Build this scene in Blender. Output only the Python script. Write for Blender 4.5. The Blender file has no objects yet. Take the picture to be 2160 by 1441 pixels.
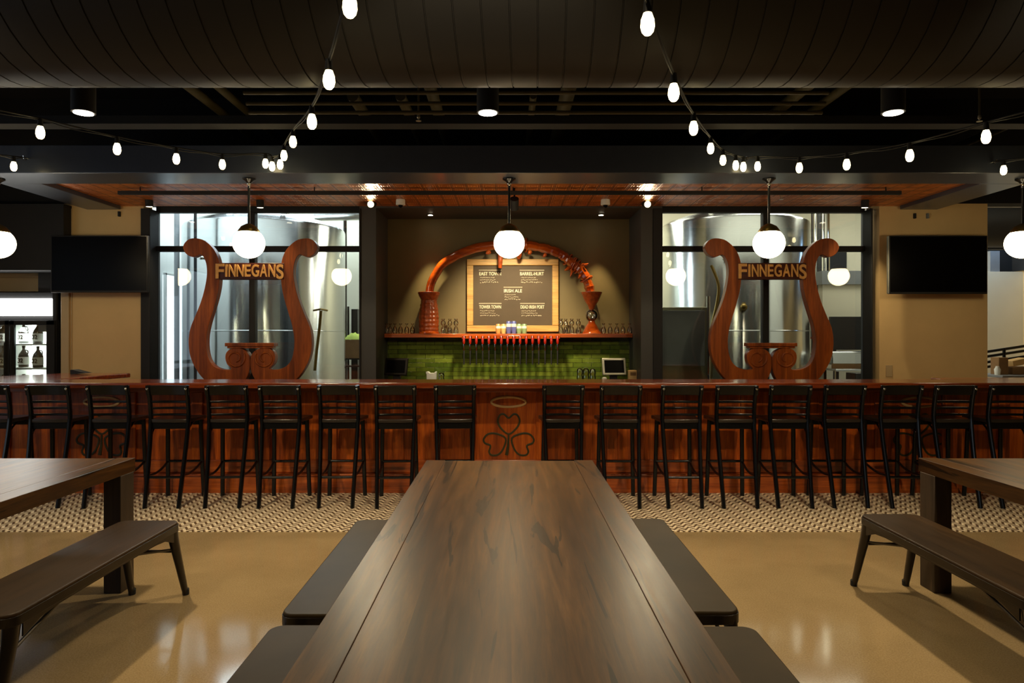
import bpy, bmesh, math, random
from mathutils import Vector, Matrix
random.seed(11)
SC = bpy.context.scene
C = SC.collection
PI = math.pi
F, CX, CY, H = 1440.0, 1072.0, 707.0, 1.5      # lens (px of a 2160 wide frame), vanishing point, eye height


def ax(px, Y):
    return (px - CX) * Y / F


def az(py, Y):
    return H - (py - CY) * Y / F


# ------------------------------------------------------------------ materials
def new_mat(name):
    m = bpy.data.materials.new(name)
    m.use_nodes = True
    nt = m.node_tree
    b = nt.nodes['Principled BSDF']
    return m, nt, b


def lin(r, g, b):
    f = lambda c: (c / 255 / 12.92) if c / 255 <= .04045 else ((c / 255 + .055) / 1.055) ** 2.4
    return (f(r), f(g), f(b), 1)


def nd(nt, typ, **kw):
    n = nt.nodes.new(typ)
    for k, v in kw.items():
        if k in n.inputs.keys():
            n.inputs[k].default_value = v
        else:
            setattr(n, k, v)
    return n


def coords(nt, scale=(1, 1, 1), rot=(0, 0, 0)):
    t = nt.nodes.new('ShaderNodeTexCoord')
    m = nt.nodes.new('ShaderNodeMapping')
    m.inputs['Scale'].default_value = scale
    m.inputs['Rotation'].default_value = rot
    nt.links.new(t.outputs['Object'], m.inputs['Vector'])
    return m.outputs['Vector']


def ramp(nt, fac, stops):
    r = nt.nodes.new('ShaderNodeValToRGB')
    e = r.color_ramp.elements
    while len(e) < len(stops):
        e.new(.5)
    for i, (p, c) in enumerate(stops):
        e[i].position = p
        e[i].color = c
    nt.links.new(fac, r.inputs['Fac'])
    return r.outputs['Color']


def bump(nt, b, height, strength=.2, dist=.01):
    n = nt.nodes.new('ShaderNodeBump')
    n.inputs['Strength'].default_value = strength
    n.inputs['Distance'].default_value = dist
    nt.links.new(height, n.inputs['Height'])
    nt.links.new(n.outputs['Normal'], b.inputs['Normal'])


def mix(nt, fac, a, b_, mode='MIX'):
    n = nt.nodes.new('ShaderNodeMix')
    n.data_type = 'RGBA'
    n.blend_type = mode
    for sock, v in ((n.inputs[0], fac), (n.inputs[6], a), (n.inputs[7], b_)):
        if isinstance(v, (int, float)):
            sock.default_value = v
        elif isinstance(v, tuple):
            sock.default_value = v
        else:
            nt.links.new(v, sock)
    return n.outputs[2]


def math_n(nt, op, a, b_=None, c=None):
    n = nt.nodes.new('ShaderNodeMath')
    n.operation = op
    for i, v in enumerate((a, b_, c)):
        if v is None:
            continue
        if isinstance(v, (int, float)):
            n.inputs[i].default_value = v
        else:
            nt.links.new(v, n.inputs[i])
    return n.outputs[0]


def plain(name, col, rough=.5, metal=0.0, coat=0.0, noise=.12, nscale=9, spec=.5, bumps=0.0):
    m, nt, b = new_mat(name)
    v = coords(nt)
    n = nd(nt, 'ShaderNodeTexNoise', Scale=nscale, Detail=5.0)
    nt.links.new(v, n.inputs['Vector'])
    d = tuple(c * (1 - noise) for c in col[:3]) + (1,)
    l = tuple(min(1, c * (1 + noise)) for c in col[:3]) + (1,)
    nt.links.new(ramp(nt, n.outputs['Fac'], [(.3, d), (.7, l)]), b.inputs['Base Color'])
    b.inputs['Roughness'].default_value = rough
    b.inputs['Metallic'].default_value = metal
    b.inputs['Coat Weight'].default_value = coat
    b.inputs['Coat Roughness'].default_value = .12
    b.inputs['Specular IOR Level'].default_value = spec
    if bumps:
        bump(nt, b, n.outputs['Fac'], bumps, .01)
    return m


def wood(name, dark, mid, light, axis='Y', rough=.4, coat=0.0, fine=1.0, bstr=.12, board=None, cracks=0.0, gr=.55):
    m, nt, b = new_mat(name)
    s = {'X': (.7, 11, 11), 'Y': (11, .7, 11), 'Z': (11, 11, .7)}[axis]
    s = tuple(q * fine for q in s)
    v = coords(nt, s)
    if board:                                   # each board shifts its grain
        t = nt.nodes.new('ShaderNodeTexCoord')
        sp = nt.nodes.new('ShaderNodeSeparateXYZ')
        nt.links.new(t.outputs['Object'], sp.inputs[0])
        k = math_n(nt, 'FLOOR', math_n(nt, 'DIVIDE', sp.outputs['X'], board))
        w = nt.nodes.new('ShaderNodeTexWhiteNoise')
        w.noise_dimensions = '1D'
        nt.links.new(k, w.inputs['W'])
        va = nt.nodes.new('ShaderNodeVectorMath')
        va.operation = 'MULTIPLY_ADD'
        nt.links.new(w.outputs['Color'], va.inputs[0])
        va.inputs[1].default_value = (30, 30, 30)
        nt.links.new(v, va.inputs[2])
        v = va.outputs[0]
    n = nd(nt, 'ShaderNodeTexNoise', Scale=1.0, Detail=8.0, Roughness=.62, Distortion=1.1)
    nt.links.new(v, n.inputs['Vector'])
    n2 = nd(nt, 'ShaderNodeTexNoise', Scale=6.0, Detail=6.0, Roughness=.7)
    nt.links.new(v, n2.inputs['Vector'])
    base = ramp(nt, n.outputs['Fac'], [(.28, dark), (.5, mid), (.72, light)])
    g = ramp(nt, n2.outputs['Fac'], [(.32, (gr, gr, gr, 1)), (.62, (1.08, 1.08, 1.08, 1))])
    col = mix(nt, .75, base, g, 'MULTIPLY')
    if board:
        bb = ramp(nt, w.outputs['Value'], [(0, (.78, .78, .78, 1)), (1, (1.15, 1.15, 1.15, 1))])
        col = mix(nt, 1.0, col, bb, 'MULTIPLY')
    if cracks:
        v3 = coords(nt, tuple(q * .55 for q in s))
        n3 = nd(nt, 'ShaderNodeTexNoise', Scale=1.5, Detail=3.0, Roughness=.45, Distortion=2.2)
        nt.links.new(v3, n3.inputs['Vector'])
        cr = ramp(nt, n3.outputs['Fac'], [(cracks, (.18, .16, .13, 1)), (cracks + .012, (1, 1, 1, 1))])
        col = mix(nt, 1.0, col, cr, 'MULTIPLY')
    nt.links.new(col, b.inputs['Base Color'])
    rr = nt.nodes.new('ShaderNodeMapRange')
    rr.inputs['To Min'].default_value = rough * .8
    rr.inputs['To Max'].default_value = rough * 1.25
    nt.links.new(n2.outputs['Fac'], rr.inputs['Value'])
    nt.links.new(rr.outputs[0], b.inputs['Roughness'])
    b.inputs['Coat Weight'].default_value = coat
    b.inputs['Coat Roughness'].default_value = .1
    bump(nt, b, n2.outputs['Fac'], bstr, .006)
    return m


def glow(name, col, strength):
    m, nt, b = new_mat(name)
    b.inputs['Base Color'].default_value = (.9, .9, .88, 1)
    b.inputs['Emission Color'].default_value = col
    b.inputs['Emission Strength'].default_value = strength
    return m


def glass_pane(name, tint=(.93, .97, .96, 1), boost=1.0):
    m = bpy.data.materials.new(name)
    m.use_nodes = True
    nt = m.node_tree
    nt.nodes.clear()
    out = nt.nodes.new('ShaderNodeOutputMaterial')
    t = nt.nodes.new('ShaderNodeBsdfTransparent')
    t.inputs[0].default_value = tint
    g = nt.nodes.new('ShaderNodeBsdfGlossy')
    g.inputs['Roughness'].default_value = .008
    f = nt.nodes.new('ShaderNodeFresnel')
    f.inputs['IOR'].default_value = 1.5
    k = math_n(nt, 'MULTIPLY', f.outputs[0], boost)
    mx = nt.nodes.new('ShaderNodeMixShader')
    nt.links.new(k, mx.inputs[0])
    nt.links.new(t.outputs[0], mx.inputs[1])
    nt.links.new(g.outputs[0], mx.inputs[2])
    nt.links.new(mx.outputs[0], out.inputs['Surface'])
    return m


def steel_mat():
    m, nt, b = new_mat('brushed_steel')
    v = coords(nt, (60, 60, 1.2))
    n = nd(nt, 'ShaderNodeTexNoise', Scale=1.0, Detail=4.0)
    nt.links.new(v, n.inputs['Vector'])
    b.inputs['Metallic'].default_value = 1
    b.inputs['Base Color'].default_value = lin(200, 202, 200)
    v2 = coords(nt, (1, 1, .5))
    n2 = nd(nt, 'ShaderNodeTexNoise', Scale=1.6, Detail=2.0)
    nt.links.new(v2, n2.inputs['Vector'])
    rr = nt.nodes.new('ShaderNodeMapRange')
    rr.inputs['To Min'].default_value = .16
    rr.inputs['To Max'].default_value = .24
    nt.links.new(n.outputs['Fac'], rr.inputs['Value'])
    nt.links.new(rr.outputs[0], b.inputs['Roughness'])
    bump(nt, b, n2.outputs['Fac'], .3, .03)
    tg = nt.nodes.new('ShaderNodeTangent')
    tg.direction_type = 'RADIAL'
    tg.axis = 'Z'
    nt.links.new(tg.outputs[0], b.inputs['Tangent'])
    b.inputs['Anisotropic'].default_value = .85
    b.inputs['Anisotropic Rotation'].default_value = .25
    return m


def concrete_mat():
    m, nt, b = new_mat('polished_concrete')
    v = coords(nt)
    n = nd(nt, 'ShaderNodeTexNoise', Scale=1.3, Detail=8.0, Roughness=.6)
    n2 = nd(nt, 'ShaderNodeTexNoise', Scale=130.0, Detail=3.0)
    vo = nd(nt, 'ShaderNodeTexVoronoi', Scale=260.0)
    for q in (n, n2, vo):
        nt.links.new(v, q.inputs['Vector'])
    c = ramp(nt, n.outputs['Fac'], [(.3, lin(142, 120, 84)), (.7, lin(170, 146, 106))])
    c = mix(nt, .22, c, ramp(nt, n2.outputs['Fac'], [(.35, lin(120, 100, 72)), (.65, lin(198, 176, 140))]))
    sp = ramp(nt, vo.outputs['Color'], [(.0, (.72, .7, .66, 1)), (.25, (1, 1, 1, 1))])
    c = mix(nt, .7, c, sp, 'MULTIPLY')
    nt.links.new(c, b.inputs['Base Color'])
    b.inputs['Roughness'].default_value = .1
    b.inputs['Specular IOR Level'].default_value = .5
    return m


def chevron_mat():
    m, nt, b = new_mat('woven_mosaic_tile')
    t = nt.nodes.new('ShaderNodeTexCoord')
    sp = nt.nodes.new('ShaderNodeSeparateXYZ')
    nt.links.new(t.outputs['Object'], sp.inputs[0])
    P = .085
    zig = math_n(nt, 'ABSOLUTE', math_n(nt, 'SUBTRACT', math_n(nt, 'FRACT', math_n(nt, 'DIVIDE', sp.outputs['X'], P)), .5))
    row = math_n(nt, 'ADD', math_n(nt, 'DIVIDE', sp.outputs['Y'], .075), math_n(nt, 'MULTIPLY', zig, 1.9))
    fr = math_n(nt, 'FRACT', row)
    tilex = math_n(nt, 'FRACT', math_n(nt, 'ADD', math_n(nt, 'DIVIDE', sp.outputs['X'], P * .5), math_n(nt, 'MULTIPLY', math_n(nt, 'FLOOR', row), .37)))
    n = nd(nt, 'ShaderNodeTexNoise', Scale=28.0, Detail=3.0)
    nt.links.new(t.outputs['Object'], n.inputs['Vector'])
    base = ramp(nt, fr, [(.0, lin(92, 72, 52)), (.34, lin(124, 100, 74)), (.44, lin(246, 230, 200)), (.88, lin(252, 242, 220)), (.98, lin(112, 90, 66))])
    var = ramp(nt, n.outputs['Fac'], [(.35, (.6, .56, .5, 1)), (.6, (1.08, 1.05, 1, 1))])
    c = mix(nt, .85, base, var, 'MULTIPLY')
    jo = ramp(nt, tilex, [(.0, (.45, .4, .34, 1)), (.12, (1, 1, 1, 1))])
    c = mix(nt, .55, c, jo, 'MULTIPLY')
    nt.links.new(c, b.inputs['Base Color'])
    b.inputs['Roughness'].default_value = .45
    bump(nt, b, fr, .15, .004)
    return m


def green_tile_mat():
    m, nt, b = new_mat('glazed_green_tile')
    t = nt.nodes.new('ShaderNodeTexCoord')
    sp = nt.nodes.new('ShaderNodeSeparateXYZ')
    nt.links.new(t.outputs['Object'], sp.inputs[0])
    cb = nt.nodes.new('ShaderNodeCombineXYZ')
    nt.links.new(sp.outputs['X'], cb.inputs[0])
    nt.links.new(sp.outputs['Z'], cb.inputs[1])
    br = nt.nodes.new('ShaderNodeTexBrick')
    br.inputs['Scale'].default_value = 1.0
    br.inputs['Brick Width'].default_value = .24
    br.inputs['Row Height'].default_value = .058
    br.inputs['Mortar Size'].default_value = .003
    br.inputs['Color1'].default_value = lin(66, 88, 26)
    br.inputs['Color2'].default_value = lin(118, 134, 50)
    br.inputs['Mortar'].default_value = lin(46, 54, 26)
    nt.links.new(cb.outputs[0], br.inputs['Vector'])
    n = nd(nt, 'ShaderNodeTexNoise', Scale=16.0, Detail=4.0)
    nt.links.new(t.outputs['Object'], n.inputs['Vector'])
    c = mix(nt, .6, br.outputs['Color'], ramp(nt, n.outputs['Fac'], [(.3, (.6, .6, .6, 1)), (.7, (1.15, 1.15, 1.1, 1))]), 'MULTIPLY')
    nt.links.new(c, b.inputs['Base Color'])
    b.inputs['Roughness'].default_value = .12
    b.inputs['Coat Weight'].default_value = .6
    h = math_n(nt, 'ADD', math_n(nt, 'MULTIPLY', br.outputs['Fac'], -1.0), math_n(nt, 'MULTIPLY', n.outputs['Fac'], .9))
    bump(nt, b, h, .35, .008)
    return m


def copper_mat():
    m, nt, b = new_mat('pressed_copper_tin')
    t = nt.nodes.new('ShaderNodeTexCoord')
    sp = nt.nodes.new('ShaderNodeSeparateXYZ')
    nt.links.new(t.outputs['Object'], sp.inputs[0])
    P = .152
    fx = math_n(nt, 'ABSOLUTE', math_n(nt, 'SUBTRACT', math_n(nt, 'FRACT', math_n(nt, 'DIVIDE', sp.outputs['X'], P)), .5))
    fy = math_n(nt, 'ABSOLUTE', math_n(nt, 'SUBTRACT', math_n(nt, 'FRACT', math_n(nt, 'DIVIDE', sp.outputs['Y'], P)), .5))
    mx = math_n(nt, 'MAXIMUM', fx, fy)
    rings = math_n(nt, 'SINE', math_n(nt, 'MULTIPLY', mx, 38.0))
    n = nd(nt, 'ShaderNodeTexNoise', Scale=7.0, Detail=6.0)
    nt.links.new(t.outputs['Object'], n.inputs['Vector'])
    edge = ramp(nt, mx, [(.40, (1, 1, 1, 1)), (.47, (.35, .3, .28, 1))])
    c = ramp(nt, n.outputs['Fac'], [(.3, lin(176, 92, 36)), (.7, lin(232, 142, 66))])
    c = mix(nt, .8, c, edge, 'MULTIPLY')
    nt.links.new(c, b.inputs['Base Color'])
    b.inputs['Metallic'].default_value = .35
    b.inputs['Roughness'].default_value = .34
    bump(nt, b, rings, .5, .006)
    return m


def duct_mat():
    m, nt, b = new_mat('black_spiral_duct')
    b.inputs['Base Color'].default_value = lin(33, 34, 36)
    b.inputs['Roughness'].default_value = .55
    return m


M = {}
M['concrete'] = concrete_mat()
M['mosaic'] = chevron_mat()
M['tile'] = green_tile_mat()
M['copper'] = copper_mat()
M['steel'] = steel_mat()
M['duct'] = duct_mat()
M['table'] = wood('smoked_oak', lin(48, 28, 11), lin(84, 54, 22), lin(116, 78, 34), 'Y', .33, 0, 1.1, .03, .26, .36, .3)
M['table'].node_tree.nodes['Principled BSDF'].inputs['Specular IOR Level'].default_value = .33
M['table_leg'] = wood('smoked_oak_leg', lin(42, 32, 22), lin(62, 48, 33), lin(80, 62, 44), 'Z', .5, 0, .8)
M['bench'] = wood('dark_bench_wood', lin(38, 27, 16), lin(54, 39, 22), lin(70, 50, 28), 'Y', .42, 0, .6)
M['bench'].node_tree.nodes['Principled BSDF'].inputs['Specular IOR Level'].default_value = .2
M['benchpad'] = plain('dark_bench_top', lin(52, 41, 23), .46, .0, 0, .25, 3, .14)
M['gun'] = plain('gunmetal_paint', lin(34, 28, 22), .34, .6, .2)
M['maho_z'] = wood('mahogany_upright', lin(104, 38, 8), lin(184, 84, 14), lin(222, 116, 30), 'Z', .34, .18, 1.1, .1)
M['maho_x'] = wood('mahogany_long', lin(104, 44, 14), lin(164, 76, 26), lin(206, 108, 42), 'X', .3, .35, 1.0, .1)
M['bartop'] = wood('bar_top_wood', lin(96, 36, 12), lin(140, 60, 22), lin(176, 86, 38), 'X', .2, .6, .9, .04)
M['lyre'] = wood('lyre_wood', lin(96, 44, 10), lin(148, 72, 18), lin(184, 98, 30), 'Z', .42, .04, .9, .12)
M['lyre'].node_tree.nodes['Principled BSDF'].inputs['Specular IOR Level'].default_value = .3
M['lyre_plank'] = wood('dark_sign_wood', lin(50, 16, 8), lin(72, 26, 12), lin(92, 36, 18), 'X', .4, .15, 1, .1)
M['letter'] = plain('tan_letter_wood', lin(224, 168, 92), .5, 0, 0, .15, 14)
M['arch'] = wood('amber_carved_wood', lin(122, 42, 10), lin(176, 72, 14), lin(206, 100, 26), 'X', .16, .8, .8, .1)
M['carve'] = plain('carved_red_wood', lin(150, 66, 26), .24, 0, .5, .35, 24, .5, .4)
M['pine'] = wood('pale_pine', lin(180, 132, 66), lin(206, 160, 88), lin(226, 184, 112), 'X', .45, .1, .8, .1)
M['slate'] = plain('brown_chalkboard', lin(78, 64, 46), .7, 0, 0, .12, 4)
M['chalk'] = plain('white_chalk', lin(235, 228, 200), .9, 0, 0, .05)
M['black'] = plain('black_satin_metal', lin(22, 22, 24), .28, .3, .3)
M['stool'] = plain('black_stool_paint', lin(7, 9, 12), .26, .0, .2, .12, 9, .35)
M['stoolseat'] = plain('dark_stool_seat', lin(40, 34, 29), .3, 0, .3)
M['matte'] = plain('matte_black', lin(17, 17, 18), .7)
M['ceil'] = plain('black_deck', lin(14, 14, 14), .85)
M['olive'] = plain('dark_olive_pipe', lin(64, 58, 32), .6)
M['beam'] = plain('slate_blue_paint', lin(62, 68, 82), .32, 0, .2, .06)
M['beige'] = plain('beige_wall_paint', lin(216, 184, 128), .7, 0, 0, .05, 3)
M['beige_trim'] = plain('beige_trim_paint', lin(188, 164, 122), .5, 0, 0, .05, 3)
M['nichewall'] = plain('olive_brown_paint', lin(112, 98, 62), .55, 0, 0, .06, 3)
M['pillar'] = plain('charcoal_paint', lin(62, 62, 60), .5, 0, 0, .06, 3)
M['white'] = plain('white_wall_paint', lin(224, 226, 222), .7, 0, 0, .03, 3)
M['cream'] = plain('cream_wall_paint', lin(214, 208, 184), .7, 0, 0, .03, 3)
M['gray'] = plain('grey_paint', lin(120, 124, 126), .6, 0, 0, .05)
M['screen'] = plain('dark_screen', lin(6, 5, 5), .3, 0, 0, .02, 9, .05)
M['silver'] = plain('silver_plastic', lin(176, 174, 160), .3, .7)
M['chrome'] = plain('chrome', lin(214, 212, 204), .08, 1.0, 0, .02)
M['brass'] = plain('aged_brass', lin(120, 98, 46), .35, .8)
M['redknob'] = plain('red_tap_handle', lin(150, 28, 14), .25, 0, .5)
M['glassware'] = glass_pane('clear_glassware', (.9, .93, .9, 1), 4)
M['window'] = glass_pane('window_glass', (.93, .97, .97, 1), 1.6)
M['globe'] = glow('lit_opal_globe', (1, .80, .48, 1), 17)
M['bulb'] = glow('lit_bulb', (1, .80, .40, 1), 9)
M['lens'] = glow('lit_lens', (1, .86, .62, 1), 24)
M['lensdim'] = glow('lit_spot_lens', (1, .86, .62, 1), 6)
M['signlit'] = glow('backlit_header', (1, .99, .94, 1), 14)
M['daylight'] = glow('daylight_pane', (.76, .88, 1, 1), 1.7)
M['cooler'] = plain('white_cooler_liner', lin(232, 236, 230), .4, 0, 0, .02)
M['bottle'] = plain('dark_brown_glass', lin(22, 17, 13), .12, 0, .5)
M['paper'] = plain('white_paper_label', lin(236, 234, 226), .6, 0, 0, .03)
M['ring'] = plain('tan_inlay', lin(206, 166, 112), .42, 0, .1, .1, 14)
M['shamrock'] = plain('dark_green_stain', lin(52, 48, 16), .45, 0, .1, .2)
M['carton'] = plain('brown_cardboard', lin(132, 100, 62), .8, 0, 0, .1)
M['lime'] = plain('yellow_green_cloth', lin(176, 190, 84), .8, 0, 0, .15)
M['tan'] = plain('pale_straw', lin(214, 178, 118), .6)
M['orange'] = plain('orange_can', lin(232, 176, 106), .35, .3)
M['yellow'] = plain('yellow_can', lin(232, 204, 130), .35, .3)
M['bluecan'] = plain('blue_can', lin(116, 124, 196), .35, .3)
M['greencan'] = plain('green_can', lin(156, 188, 138), .35, .3)
M['redshelf'] = plain('red_shelf_edge', lin(130, 52, 30), .5)
M['rubber'] = plain('black_rubber', lin(14, 14, 14), .8)
M['brewfloor'] = plain('grey_brewery_floor', lin(140, 138, 130), .35, 0, 0, .1)


# ------------------------------------------------------------------ geometry helpers
class MB:
    def __init__(s):
        s.bm = bmesh.new()

    def box(s, x0, x1, y0, y1, z0, z1, mat=None):
        r = bmesh.ops.create_cube(s.bm, size=1)
        c = Vector(((x0 + x1) / 2, (y0 + y1) / 2, (z0 + z1) / 2))
        for v in r['verts']:
            p = Vector((v.co.x * (x1 - x0), v.co.y * (y1 - y0), v.co.z * (z1 - z0)))
            v.co = (mat @ p if mat else p) + c
        return s

    def obox(s, c, size, rot):
        r = bmesh.ops.create_cube(s.bm, size=1)
        R = rot.to_matrix() if hasattr(rot, 'to_matrix') else rot
        for v in r['verts']:
            v.co = R @ Vector((v.co.x * size[0], v.co.y * size[1], v.co.z * size[2])) + Vector(c)
        return s

    def tube(s, pts, rad, seg=10, flat=None, side=None, closed=False):
        """round tube through pts; rad one number or a list; flat=(a,b) scales the two section axes; side: preferred first section axis"""
        pts = [Vector(p) for p in pts]
        n = len(pts)
        rads = rad if isinstance(rad, (list, tuple)) else [rad] * n
        rings = []
        u = None
        for i, p in enumerate(pts):
            if closed:
                t = (pts[(i + 1) % n] - pts[i - 1]).normalized()
            else:
                t = (pts[min(i + 1, n - 1)] - pts[max(i - 1, 0)]).normalized()
            if u is None:
                a = Vector(side) if side else (Vector((0, 0, 1)) if abs(t.z) < .9 else Vector((1, 0, 0)))
                u = (a - t * a.dot(t)).normalized()
            else:
                a = Vector(side) if side else u
                u = (a - t * a.dot(t)).normalized()
            w = t.cross(u)
            fa, fb = flat if flat else (1, 1)
            rings.append([s.bm.verts.new(p + (u * math.cos(k * 2 * PI / seg + PI / seg) * fa + w * math.sin(k * 2 * PI / seg + PI / seg) * fb) * rads[i]) for k in range(seg)])
        m = n if closed else n - 1
        for i in range(m):
            A, B = rings[i], rings[(i + 1) % n]
            for k in range(seg):
                s.bm.faces.new((A[k], A[(k + 1) % seg], B[(k + 1) % seg], B[k]))
        if not closed:
            s.bm.faces.new(rings[0][::-1])
            s.bm.faces.new(rings[-1])
        return s

    def lathe(s, prof, c=(0, 0, 0), seg=24, axis='Z', wob=None):
        c = Vector(c)
        rings = []
        for (r, z) in prof:
            ring = []
            for k in range(seg):
                a = 2 * PI * k / seg
                rr = r * (wob(a, z) if wob else 1)
                p = Vector((rr * math.cos(a), rr * math.sin(a), z))
                if axis == 'Y':
                    p = Vector((p.x, p.z, -p.y))
                elif axis == 'X':
                    p = Vector((p.z, p.y, -p.x))
                ring.append(s.bm.verts.new(c + p))
            rings.append(ring)
        for A, B in zip(rings, rings[1:]):
            for k in range(seg):
                s.bm.faces.new((A[k], A[(k + 1) % seg], B[(k + 1) % seg], B[k]))
        if prof[0][0] > 1e-6:
            s.bm.faces.new(rings[0][::-1])
        if prof[-1][0] > 1e-6:
            s.bm.faces.new(rings[-1])
        bmesh.ops.remove_doubles(s.bm, verts=[v for q in rings for v in q], dist=1e-7)
        return s

    def prism(s, pts, plane, a0, a1):
        def P(u, v, a):
            return {'XZ': (u, a, v), 'XY': (u, v, a), 'YZ': (a, u, v)}[plane]
        A = [s.bm.verts.new(P(u, v, a0)) for u, v in pts]
        B = [s.bm.verts.new(P(u, v, a1)) for u, v in pts]
        n = len(pts)
        s.bm.faces.new(A[::-1])
        s.bm.faces.new(B)
        for i in range(n):
            s.bm.faces.new((A[i], A[(i + 1) % n], B[(i + 1) % n], B[i]))
        return s

    def ball(s, c, r, seg=24, rings=14, sc=(1, 1, 1)):
        q = bmesh.ops.create_uvsphere(s.bm, u_segments=seg, v_segments=rings, radius=r)
        for v in q['verts']:
            v.co = Vector((v.co.x * sc[0], v.co.y * sc[1], v.co.z * sc[2])) + Vector(c)
        return s

    def build(s, name, mat, parent=None, smooth=35, bevel=0, bseg=2, label=None, sub=0):
        bm = s.bm
        bmesh.ops.recalc_face_normals(bm, faces=bm.faces[:])
        me = bpy.data.meshes.new(name)
        o = bpy.data.objects.new(name, me)
        C.objects.link(o)
        if parent:
            o.parent = parent
            W = Matrix.Identity(4)
            p = parent
            while p:
                W = p.matrix_basis @ W
                p = p.parent
            bm.transform(W.inverted())
        else:
            xs = [v.co for v in bm.verts]
            lo = Vector([min(v[i] for v in xs) for i in range(3)])
            hi = Vector([max(v[i] for v in xs) for i in range(3)])
            c = Vector(((lo.x + hi.x) / 2, (lo.y + hi.y) / 2, lo.z))
            bm.transform(Matrix.Translation(-c))
            o.location = c
        bm.to_mesh(me)
        bm.free()
        me.materials.append(mat)
        if smooth:
            for p in me.polygons:
                p.use_smooth = True
            me.set_sharp_from_angle(angle=math.radians(smooth))
        if bevel:
            m = o.modifiers.new('edge', 'BEVEL')
            m.width = bevel
            m.segments = bseg
            m.limit_method = 'ANGLE'
            m.angle_limit = math.radians(40)
        if sub:
            m = o.modifiers.new('sub', 'SUBSURF')
            m.levels = m.render_levels = sub
        if label:
            o['label'] = label
        return o


def tag(o, label=None, cat=None, group=None, kind=None):
    if label:
        o['label'] = label
    if cat:
        o['category'] = cat
    if group:
        o['group'] = group
    if kind:
        o['kind'] = kind
    return o


def thing(name, label, cat, loc=(0, 0, 0), rz=0, group=None):
    o = bpy.data.objects.new(name, None)
    o.empty_display_size = .1
    C.objects.link(o)
    o.location = loc
    o.rotation_euler = (0, 0, rz)
    return tag(o, label, cat, group)


def copy_tree(o, parent=None):
    c = o.copy()
    C.objects.link(c)
    if parent:
        c.parent = parent
    for ch in list(o.children):
        copy_tree(ch, c)
    return c


def struct(mb, name, mat, **kw):
    return tag(mb.build(name, mat, **kw), kind='structure')


def box(*a):
    return MB().box(*a)


ORD = ['first', 'second', 'third', 'fourth', 'fifth', 'sixth', 'seventh', 'eighth', 'ninth', 'tenth', 'eleventh', 'twelfth',
       'thirteenth', 'fourteenth', 'fifteenth', 'sixteenth', 'seventeenth', 'eighteenth']


def smooth_path(pts, n=6):
    """Catmull-Rom through pts (tuples of any length)"""
    out = []
    P = [pts[0]] + list(pts) + [pts[-1]]
    for i in range(1, len(P) - 2):
        for k in range(n):
            t = k / n
            out.append(tuple(.5 * ((2 * b) + (-a + c) * t + (2 * a - 5 * b + 4 * c - d) * t * t + (-a + 3 * b - 3 * c + d) * t ** 3)
                             for a, b, c, d in zip(P[i - 1], P[i], P[i + 1], P[i + 2])))
    out.append(tuple(pts[-1]))
    return out


def closed_path(pts, n=5):
    out = []
    N = len(pts)
    for i in range(N):
        a, b, c, d = pts[i - 1], pts[i], pts[(i + 1) % N], pts[(i + 2) % N]
        for k in range(n):
            t = k / n
            out.append(tuple(.5 * ((2 * q) + (-p + r) * t + (2 * p - 5 * q + 4 * r - s_) * t * t + (-p + 3 * q - 3 * r + s_) * t ** 3)
                             for p, q, r, s_ in zip(a, b, c, d)))
    return out


def rrect(x0, x1, y0, y1, r, n=6):
    out = []
    for cx, cy, a0 in ((x1 - r, y1 - r, 0), (x0 + r, y1 - r, 90), (x0 + r, y0 + r, 180), (x1 - r, y0 + r, 270)):
        for k in range(n + 1):
            a = math.radians(a0 + 90 * k / n)
            out.append((cx + r * math.cos(a), cy + r * math.sin(a)))
    return out


def text_mb(txt, size, c, depth=.003, sx=1.0, bold=0.0, align='CENTER', spacing=1.0):
    """lettering standing in the XZ plane, facing -Y, centred on c"""
    cu = bpy.data.curves.new('lettering', 'FONT')
    cu.body = txt
    cu.size = size
    cu.extrude = depth / 2
    cu.offset = bold
    cu.align_x = align
    cu.align_y = 'CENTER'
    cu.space_character = spacing
    o = bpy.data.objects.new('lettering', cu)
    C.objects.link(o)
    bpy.context.view_layer.update()
    me = bpy.data.meshes.new_from_object(o.evaluated_get(bpy.context.evaluated_depsgraph_get()))
    bpy.data.objects.remove(o)
    bpy.data.curves.remove(cu)
    mb = MB()
    mb.bm.from_mesh(me)
    bpy.data.meshes.remove(me)
    for v in mb.bm.verts:
        v.co = Vector((v.co.x * sx + c[0], c[1] - v.co.z, v.co.y + c[2]))
    return mb


def merge(a, b):
    me = bpy.data.meshes.new('tmp')
    b.bm.to_mesh(me)
    a.bm.from_mesh(me)
    bpy.data.meshes.remove(me)
    b.bm.free()
    return a


def area(name, loc, rot, sx, sy, col, e, spread=None):
    l = bpy.data.lights.new(name, 'AREA')
    l.shape = 'RECTANGLE'
    l.size, l.size_y = sx, sy
    l.color = col
    l.energy = e
    if spread:
        l.spread = math.radians(spread)
    o = bpy.data.objects.new(name, l)
    C.objects.link(o)
    o.location = loc
    o.rotation_euler = rot
    return o


def spot(name, loc, to, col, e, ang=70, blend=.5, r=.04):
    l = bpy.data.lights.new(name, 'SPOT')
    l.color = col
    l.energy = e
    l.spot_size = math.radians(ang)
    l.spot_blend = blend
    l.shadow_soft_size = r
    o = bpy.data.objects.new(name, l)
    C.objects.link(o)
    o.location = loc
    o.rotation_euler = (Vector(to) - Vector(loc)).to_track_quat('-Z', 'Y').to_euler()
    return o


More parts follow.
